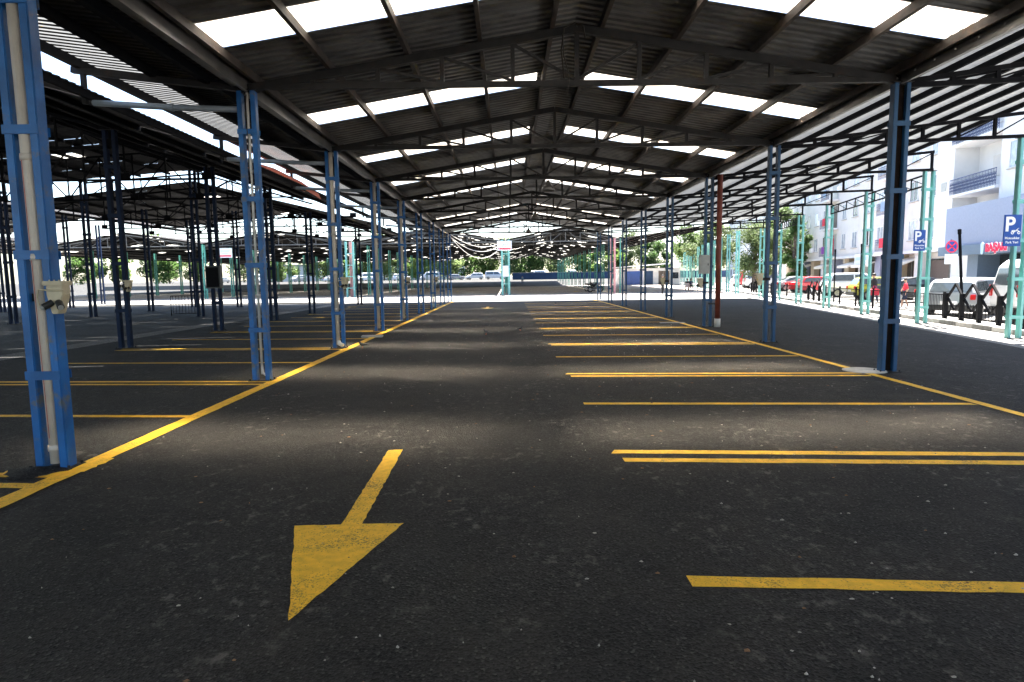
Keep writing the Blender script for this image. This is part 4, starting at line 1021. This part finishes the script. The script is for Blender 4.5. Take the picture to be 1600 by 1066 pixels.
bB = thing('apartment_building', 'long white apartment block with shop awnings behind the parked cars', 'building', st(0,0), SROT)
bpart(bB, 'wall', 'white_b', (32.0,78,TA+.6,TA+11,3.2,18.5), (32.0,78,TA+1.6,TA+11,.14,3.2))
r_ = random.Random(4)
for i in range(14):
    s = 33.6+3.2*i
    for fl in range(5):
        z = 4.3+3.05*fl
        if i % 5 == 2:
            continue
        window(bB, s, z, 1.25 if i % 2 else 1.0, 1.45, TA+.6, r_.choice(['glass_pale','glass_pale','glass_dark']))
        if r_.random() < .2: 
            ac = bpart(bB, 'air_conditioner', 'sign_white', (s+.95,s+1.65,TA+.25,TA+.598,z-.1,z+.45), bevel=.02)
for i in (2,7,12):
    s = 33.6+3.2*i
    for fl in range(5):
        z = 3.5+3.05*fl
        bpart(bB, 'balcony_recess', 'brown' if fl % 2 else 'cabinet', (s-.9,s+.9,TA+.56,TA+.597,z+.05,z+2.4))
        balcony(bB, s-1.4, s+1.4, z, TA-.5, TA+.55, False)
        if fl < 2 or i == 7:
            cl = bpart(bB, 'laundry', ['cloth_blue','cloth_purple','cloth_red'][(i+fl) % 3], (s-.5,s+.3,TA-.56,TA-.5,z+.3,z+1.1))
            if fl == 0: bpart(bB, 'curtain', 'cloth_red', (s-.2,s+.25,TA+.5,TA+.55,z+.2,z+2.3))
bpart(bB, 'string_course', 'white', (32.0,78,TA+.4,TA+.598,3.2,3.45))
for i in range(11):
    s = 33+4.05*i
    f_ = bpart(bB, 'shop_front', 'glass_dark', (s,s+2.6,TA+1.5,TA+1.598,.2,2.7)); bpart(f_, 'mullion', 'gutter', (s+.8,s+.86,TA+1.45,TA+1.499,.2,2.7), (s+1.7,s+1.76,TA+1.45,TA+1.499,.2,2.7))
    bpart(bB, 'shop_pier', ['white','ochre','panel_blue'][i % 3], (s+2.65,s+3.95,TA+.9,TA+1.598,.14,3.19))
    if i in (1,3,4,6,8):
        mb = MB(); mb.add([(s-.2,-(TA+1.5),2.95),(s+2.8,-(TA+1.5),2.95),(s+2.8,-(TA-.2),2.45),(s-.2,-(TA-.2),2.45),(s-.2,-(TA+1.5),2.91),(s+2.8,-(TA+1.5),2.91),(s+2.8,-(TA-.2),2.2),(s-.2,-(TA-.2),2.2)], [(0,1,2,3),(7,6,5,4),(0,4,5,1),(1,5,6,2),(2,6,7,3),(3,7,4,0)]); mb.build('awning', 'awning', bB)
sb_ = bpart(bB, 'shop_sign', 'sign_white', (44.5,48.2,TA+.2,TA+.39,2.3,3.5)); bpart(sb_, 'sign_band', 'sign_pale', (44.8,47.9,TA+.17,TA+.198,2.9,3.2))
bpart(bB, 'brown_shop_window', 'brown', (32.3,36.5,TA+1.4,TA+1.49,.3,2.6))
bC = thing('apartment_building', 'far pale apartment block behind the street trees', 'building', st(0,0), SROT)
bpart(bC, 'wall', 'white', (84,130,TA+1,TA+11,.14,15))
for i in range(12):
    for fl in range(4): window(bC, 86+3.6*i, 1.5+3.2*fl, 1.4, 1.4, TA+1, 'glass_dark' if (i+fl) % 3 else 'glass_pale')

# ------------------------------------------------------------------ trees
def tree_parts(seed, H, cr, leafm, n=2600, leaf=.2, trunk=.18, zlow=.35, narrow=1.0):
    r = random.Random(seed); tr = MB(); lf = MB()
    top = Vector((r.uniform(-.2,.2),r.uniform(-.2,.2),H*.55))
    tr.tube([(0,0,0),(r.uniform(-.1,.1),0,H*.2),(r.uniform(-.15,.15),r.uniform(-.1,.1),H*.4),top,(0,0,H*.8)], [trunk*1.2,trunk,trunk*.8,trunk*.55,trunk*.2], 9)
    cl = []
    for i in range(26):
        a = r.uniform(0,6.28); u = r.random(); z = H*(zlow+(.98-zlow)*u); prof = math.sin(math.pi*min(1,max(.05,(u*.86+.12))))**.7
        rad = cr*prof*r.uniform(.25,.95)*narrow; c = Vector((math.cos(a)*rad,math.sin(a)*rad,z)); cl.append((c, cr*r.uniform(.2,.42)))
        s0 = Vector((0,0,H*r.uniform(.3,.55))); tr.tube([s0,(s0+c)/2+Vector((0,0,.15)),c], [trunk*.3,trunk*.18,trunk*.05], 6)
    for _ in range(n):
        c, rr = r.choice(cl); d = Vector((r.gauss(0,1),r.gauss(0,1),r.gauss(0,.8))).normalized()*rr*r.random()**.45
        p = c+d; a = Vector((r.gauss(0,1),r.gauss(0,1),r.gauss(0,1))).normalized(); b = a.orthogonal().normalized(); l = leaf*r.uniform(.6,1.3)
        lf.add([p-a*l*.5,p+b*l*.32,p+a*l*.5,p-b*l*.32], [(0,1,2,3)])
    return tr, lf
def make_tree(label, loc, seed, H, cr, leafm, group, **kw):
    o = thing('tree', label, 'tree', loc, 0, group); tr, lf = tree_parts(seed, H, cr, leafm, **kw)
    tr.build('trunk', 'bark', o, smooth=True, fix=False); lf.build('crown', leafm, o, fix=False); return o
make_tree('leafy pale street tree behind the mint columns', st(46.5,2.6,.13), 2, 6.2, 2.9, 'leaf3', 'street trees', n=11000, leaf=.22, zlow=.3)
make_tree('narrow dark green tree between two mint columns', st(57,8.8,.13), 5, 8.2, 2.0, 'leaf2', 'street trees', n=8000, leaf=.26, zlow=.15)
make_tree('tall pale tree at the far end of the street', st(66,9.5,.13), 8, 9.5, 3.4, 'leaf', 'street trees', n=9000, leaf=.36)
make_tree('broad tree behind the far mint columns', st(76,2.5,.13), 9, 9.0, 3.6, 'leaf3', 'street trees', n=9000, leaf=.36)
make_tree('tree at the very end of the street edge', st(96,1.5,.13), 10, 10, 4, 'leaf', 'street trees', n=9000, leaf=.4)
protos = [make_tree('', (0,0,0), 20+i, 9.5+i, 5.4, ['leaf','leaf2','leaf3'][i], 'trees beyond the far hall', n=5000, leaf=.6, zlow=.12) for i in range(3)]
xs_ = [-120,-111,-102,-94,-86,-78,-70,-63,-56,-49,-42,-36,-30,-24,-18,-12,-6,-1]
xs_ += [4,10,16,22,28,34,40]
for k, x in enumerate(xs_):
    i = (k*2+1) % 3; lab = f'{["green","dark green","pale green"][i]} tree beyond the far hall, {ORD[k] if k < 20 else ["fifth","fourth","third","second","first"][k-20]} from the {"left" if k < 20 else "right"}'
    q = protos[i] if protos[i]['label'] == '' else dup(protos[i]); q['label'] = lab; q.location = (x,178+random.uniform(-6,8),1.2); q.rotation_euler = (0,0,random.uniform(0,6)); q.scale = (1,1,random.uniform(.85,1.15))

# ------------------------------------------------------------------ beyond the far hall: blue wall, upper street, vehicles, buildings
o = thing('blue_wall', 'long low blue wall beyond the far hall', 'wall', (20,148,0))
mb = MB(); mb.box(-19,40,-.15,.15,.9,2.65); mb.build('wall_face', 'wallblue', o, bevel=.02)
mb = MB(); mb.box(-19.05,40.05,-.2,.2,2.652,2.74); mb.build('coping', 'concrete', o)
mb = MB(); mb.box(-30,26,-.12,.12,0,.9); o = tag(mb.build('low_wall', 'kerb_dark', loc=(-52,126,0), bevel=.02), 'low grey wall at the left end of the far hall', 'wall')
fv = [('van','white',-3.4,156,0),('suv','white',-8.5,158,1),('hatch','silver',-13,157,2),('van','white',-20,158,3),('van','white',8,158,4),('sedan','white',3.2,158,5),('suv','white',-27,157,6),('van','white',-36,156,7),('sedan','white',-44,155,8),('suv','silver',-53,156,9),('van','white',-63,157,10),('sedan','silver',-72,156,11),('van','white',16,158,12)]
for kd,cn,x,y,k in fv:
    q = make_car(f'distant {cn} {"van" if kd == "van" else "car"} beyond the far hall, {["just left of the signed column","left of the sign, larger","third left of the sign","fourth left of the sign","right of the sign behind the wall","close right of the sign","behind the pink column","left of the pink column","in the far left opening","second in the far left opening","third in the far left opening","fourth in the far left opening","far right behind the wall"][k]}', kd, carpaint(cn,(.8,.8,.8) if cn == 'white' else (.35,.36,.37)), (x,y,1.2), R(8*k+170*(k%2)), 'distant vehicles beyond the far hall')
mb = MB(); o = thing('low_building', 'long white low building behind the far left columns', 'building', (-45,205,1.2))
mb.box(-34,30,0,9,0,5.2); mb.build('wall', 'white', o)
for i in range(12):
    mb = MB(); x = -31+5*i; mb.box(x,x+2,-.05,-.004,2,4); mb.build('window', 'glass_dark', o)
mb = MB(); mb.box(-34.6,30.6,-.6,9.6,5.2,5.5); mb.build('roof', 'concrete', o)
# kiosk right of centre
o = thing('kiosk', 'white kiosk with a pitched awning and a brown door', 'kiosk', (25.5,112,0), 0)
mb = MB(); mb.box(-5.5,5.5,0,5,0,3.0); mb.build('wall', 'white', o)
mb = MB(); mb.prism([(-6.3,3.05),(6.4,3.9),(6.4,4.1),(-6.3,3.25)], -1.6, 5.4); mb.build('roof', 'sign_white', o)
for x0,x1,m_ in ((1.6,3.6,'brown'),(-.9,.6,'wallblue'),(-4.5,-1.3,'sign_blue')):
    mb = MB(); mb.box(x0,x1,-.06,-.003,.05,2.5); mb.build('door' if m_ == 'brown' else 'shutter', m_, o, bevel=.01)
mb = MB(); mb.box(3.9,5.2,-.05,-.003,1.1,2.2); mb.build('window', 'glass_dark', o)

# ------------------------------------------------------------------ people
def figure(name, label, loc, rz, joints, cloth, scale=1.0, group=None, hair=True):
    """joints: dict of named points (x forward, y left, z up); cloth: dict of material names for top, legs, shoes"""
    o = thing(name, label, 'person', loc, rz, group)
    J = {k: Vector(v) for k, v in joints.items()}
    verts = []; edges = []; rad = []; idx = {}
    def V(k, p, r): idx[k] = len(verts); verts.append(p); rad.append(r); return idx[k]
    def E(a, b): edges.append((idx[a], idx[b]))
    V('pel', J['pel'], (.145,.115)); V('waist', J['pel'].lerp(J['neck'],.4), (.13,.1)); V('chest', J['pel'].lerp(J['neck'],.78), (.165,.115)); V('neck', J['neck'], (.055,.055)); V('head0', J['neck'].lerp(J['head'],.55), (.062,.066)); V('head1', J['head'], (.085,.098)); V('head2', J['head']+(J['head']-J['neck']).normalized()*.1, (.06,.075))
    for a, b in (('pel','waist'),('waist','chest'),('chest','neck'),('neck','head0'),('head0','head1'),('head1','head2')): E(a,b)
    for s in ('l','r'):
        V('sh'+s, J['sh'+s], (.062,.062)); V('el'+s, J['el'+s], (.043,.043)); V('wr'+s, J['wr'+s], (.028,.026))
        d = (J['wr'+s]-J['el'+s]).normalized(); V('pa'+s, J['wr'+s]+d*.07, (.036,.018))
        E('chest','sh'+s); E('sh'+s,'el'+s); E('el'+s,'wr'+s); E('wr'+s,'pa'+s)
        side = d.orthogonal().normalized()
        for q in range(4):
            off = side*(.024-.016*q); b = J['wr'+s]+d*.1+off
            V(f'f{q}a{s}', b, (.009,.009)); V(f'f{q}b{s}', b+d*(.05-.006*abs(q-1))+d.cross(side)*.012, (.007,.007)); E('pa'+s,f'f{q}a{s}'); E(f'f{q}a{s}',f'f{q}b{s}')
        V('th'+s, J['wr'+s]+d*.06+side*.045, (.009,.009)); E('pa'+s,'th'+s)
        V('hi'+s, J['hi'+s], (.1,.095)); V('kn'+s, J['kn'+s], (.062,.062)); V('an'+s, J['an'+s], (.04,.04)); V('to'+s, J['to'+s], (.04,.026))
        E('pel','hi'+s); E('hi'+s,'kn'+s); E('kn'+s,'an'+s); E('an'+s,'to'+s)
    me = bpy.data.meshes.new('body'); me.from_pydata(verts, edges, []); tmp = bpy.data.objects.new('body_tmp', me); COL.objects.link(tmp)
    tmp.modifiers.new('s','SKIN'); 
    for i, sv in enumerate(me.skin_vertices[0].data): sv.radius = rad[i]; sv.use_root = (i == 0)
    ss = tmp.modifiers.new('u','SUBSURF'); ss.levels = 1; ss.render_levels = 1
    dg = bpy.context.evaluated_depsgraph_get(); m2 = bpy.data.meshes.new_from_object(tmp.evaluated_get(dg)); bpy.data.objects.remove(tmp); m2.name = 'body'
    m2.materials.clear()
    for k in ('skin', cloth['top'], cloth['legs'], cloth['shoes']): m2.materials.append(M[k])
    hip = J['pel'].z+.03
    def seg(p, a, b): 
        ab = b-a; t = max(0,min(1,(p-a).dot(ab)/ab.length_squared)); return (p-(a+ab*t)).length, t
    for pl in m2.polygons:
        c = pl.center; best = (9,0,0)
        cand = [('pel','neck','torso'),('neck','head','head')]
        for s in ('l','r'): cand += [('sh'+s,'el'+s,'uarm'),('el'+s,'wr'+s,'farm'),('hi'+s,'kn'+s,'thigh'),('kn'+s,'an'+s,'shin'),('an'+s,'to'+s,'foot')]
        for a, b, nm in cand:
            d, t = seg(c, J[a], J[b])
            if d < best[0]: best = (d, nm, t)
        nm, t = best[1], best[2]
        mi = 0
        if nm == 'torso': mi = 1 if t > .12 else 2
        elif nm == 'uarm': mi = 1
        elif nm == 'farm': mi = 1 if cloth.get('long') and t < .9 else 0
        elif nm == 'thigh': mi = 2
        elif nm == 'shin': mi = 0 if cloth.get('shorts') and t > .05 else 2
        elif nm == 'foot': mi = 3
        pl.material_index = mi; pl.use_smooth = True
    bo = bpy.data.objects.new('body', m2); COL.objects.link(bo); bo.parent = o
    # hair cap, nose, ears
    up = (J['head']-J['neck']).normalized(); hc = J['head']+up*.035
    mb = MB(); mb.lathe([(.0,.118),(.05,.108),(.085,.075),(.1,.03),(.098,-.015),(.09,-.03)], (hc.x-.014,hc.y,hc.z), 16); mb.build('hair', cloth.get('hair','hair'), o, smooth=True)
    f = J['head']; mb = MB(); mb.tube([(f.x+.088,f.y,f.z+.02),(f.x+.112,f.y,f.z-.018),(f.x+.09,f.y,f.z-.025)], .012, 7); mb.build('nose', 'skin', o, smooth=True)
    for sy in (-1,1):
        mb = MB(); mb.tube([(f.x,f.y+sy*.086,f.z-.025),(f.x-.005,f.y+sy*.1,f.z+.02)], .016, 7); mb.build('ear', 'skin', o, smooth=True)
        mb = MB(); mb.tube([(f.x+.084,f.y+sy*.032,f.z+.018),(f.x+.094,f.y+sy*.032,f.z+.018)], .009, 7); mb.build('eye', 'black', o)
    o.scale = (scale,)*3
    return o
def stand(step=.0, arm=.1, lean=0):
    j = dict(pel=(0,0,.95), neck=(lean,0,1.47), head=(lean+.02,0,1.62), shl=(lean,.2,1.42), shr=(lean,-.2,1.42), ell=(-arm+lean,.26,1.13), elr=(arm+lean,-.26,1.13), wrl=(-arm*.6+.05+lean,.27,.88), wrr=(arm*1.8+.06+lean,-.27,.9),
             hil=(0,.1,.9), hir=(0,-.1,.9), knl=(step*.5+.03,.11,.5), knr=(-step*.35+.03,-.11,.5), anl=(step*.75,.11,.08), anr=(-step*.8,-.11,.1), tol=(step*.75+.16,.12,.03), tor=(-step*.8+.16,-.12,.03))
    return j
def seated():
    return dict(pel=(0,0,.56), neck=(-.08,0,1.06), head=(-.05,0,1.21), shl=(-.08,.2,1.0), shr=(-.08,-.2,1.0), ell=(.06,.26,.76), elr=(.06,-.26,.76), wrl=(.27,.15,.68), wrr=(.27,-.15,.68),
                hil=(.04,.1,.54), hir=(.04,-.1,.54), knl=(.46,.14,.53), knr=(.46,-.14,.53), anl=(.48,.14,.09), anr=(.48,-.14,.09), tol=(.64,.15,.04), tor=(.64,-.15,.04))
figure('person', 'person in a grey blue shirt walking far away in the far hall', (2.85,128,.19), -math.pi/2+.2, stand(.28,.12), dict(top='cloth_blue',legs='cloth_navy',shoes='cloth_black',long=True))
figure('person', 'child in a red shirt and navy shorts walking on the street', st(14.55,3.3,.02), 2.6, stand(.2,.12), dict(top='cloth_red',legs='cloth_navy',shoes='cloth_white',shorts=True), .82)
figure('person', 'person in black with a red bag beside the olive hatchback', st(19.1,3.6,.02), 1.9, stand(.15,.1,.08), dict(top='cloth_black',legs='cloth_navy',shoes='cloth_white',long=True), .95)
mb = MB(); mb.prism([(-.2,0),(.2,0),(.22,.3),(.1,.36),(-.1,.36),(-.22,.3)], -.1, .1); mb.tube([(-.09,0,.34),(-.06,0,.5),(.06,0,.5),(.09,0,.34)], .012, 6); q = mb.build('bag', 'cloth_red', bevel=.02); q.location = st(18.85,3.5,.5); tag(q, 'red bag carried by the person in black by the olive hatchback', 'bag')
def chair(label, loc, rz):
    o = thing('plastic_chair', label, 'chair', loc, rz, 'plastic chairs by the street edge')
    mb = MB(); mb.prism([(-.22,.40),(.23,.42),(.24,.445),(-.2,.43)], -.22, .22); mb.build('seat', 'chair', o, bevel=.008)
    mb = MB(); mb.prism([(-.2,.43),(-.17,.43),(-.28,.86),(-.31,.86)], -.21, .21); mb.build('backrest', 'chair', o, bevel=.008)
    for x in (-.2,.21):
        for y in (-.2,.2):
            mb = MB(); mb.bar((x*1.15,y*1.12,0),(x,y,.41),.045,.045); mb.build('leg', 'chair', o)
    for y in (-.235,.235):
        mb = MB(); mb.tube([(-.25,y,.66),(.05,y,.66),(.2,y,.62),(.22,y,.42)], .018, 7); mb.build('armrest', 'chair', o, smooth=True)
    return o
cpos = [(19.2,66.5,1.3),(20.6,66.2,1.75),(20.0,68.0,-1.6)]
ch0 = None
for k,(x,y,a_) in enumerate(cpos):
    lb = f'pinkish plastic chair by the street edge, {["left of the pair facing away","right of the pair facing away","behind the pair"][k]}'
    if ch0 is None: ch0 = chair(lb, (x,y,0), a_)
    else: dup(ch0, lb, (x,y,0), a_)
for k,(x,y,a_) in enumerate(cpos):
    figure('person', f'person in dark clothes sitting on a plastic chair, {["left of the pair","right of the pair","opposite the pair"][k]}', (x,y,0), a_, seated(), dict(top='cloth_black' if k != 2 else 'cloth_navy',legs='cloth_black',shoes='cloth_black',long=True))
figure('person', 'standing person in black beside the fourth right column', (13.8,55.5,0), .6, stand(.1,.1), dict(top='cloth_black',legs='cloth_black',shoes='cloth_white',long=True))
# motorcycles parked in the far hall
def motorcycle(label, loc, rz):
    o = thing('motorcycle', label, 'motorcycle', loc, rz, 'motorcycles parked in the far hall')
    for x in (-.62,.66):
        mb = MB(); ring = [(x+.27*math.cos(2*math.pi*i/20),0,.3+.27*math.sin(2*math.pi*i/20)) for i in range(21)]; mb.tube(ring, .05, 8); wl = mb.build('wheel', 'tyre', o, smooth=True)
        mb = MB(); mb.tube([(x,-.06,.3),(x,.06,.3)], .09, 12); mb.build('hub', 'rim', wl)
    mb = MB(); mb.tube([(-.62,0,.3),(-.3,0,.45),(.3,0,.42),(.5,0,.8),(.66,0,.3)], .035, 8); mb.tube([(-.5,0,.72),(-.1,0,.7),(.5,0,.85)], .04, 8); mb.build('frame', 'steel_black', o, smooth=True)
    mb = MB(); mb.box(-.15,.28,-.14,.14,.28,.58); mb.build('engine', 'gutter', o, bevel=.04)
    mb = MB(); mb.tube([(-.05,0,.82),(.15,0,.88),(.4,0,.86)], [.09,.15,.08], 12); mb.build('tank', 'black', o, smooth=True)
    mb = MB(); mb.tube([(-.8,0,.86),(-.5,0,.82),(-.05,0,.8)], [.06,.11,.09], 10); mb.build('seat', 'black', o, smooth=True)
    mb = MB(); mb.tube([(.36,.36,1.03),(.48,.18,1.06),(.5,0,.98),(.48,-.18,1.06),(.36,-.36,1.03)], .018, 8); mb.build('handlebar', 'steel_black', o, smooth=True)
    mb = MB(); mb.tube([(.56,0,.92),(.66,0,.92)], .09, 12); mb.build('headlight', 'lamp_clear', o)
    mb = MB(); mb.tube([(.1,-.16,.3),(-.7,-.18,.36)], .04, 8); mb.build('exhaust', 'rim', o)
    return o
mm = motorcycle('dark motorcycle parked in the far hall, nearest of the group', (9.2,66,0), .5)
dup(mm, 'dark motorcycle parked in the far hall, middle of the group', (9.6,68.5,0), .3); dup(mm, 'dark motorcycle parked in the far hall, rear of the group', (9.4,71.5,0), .7)
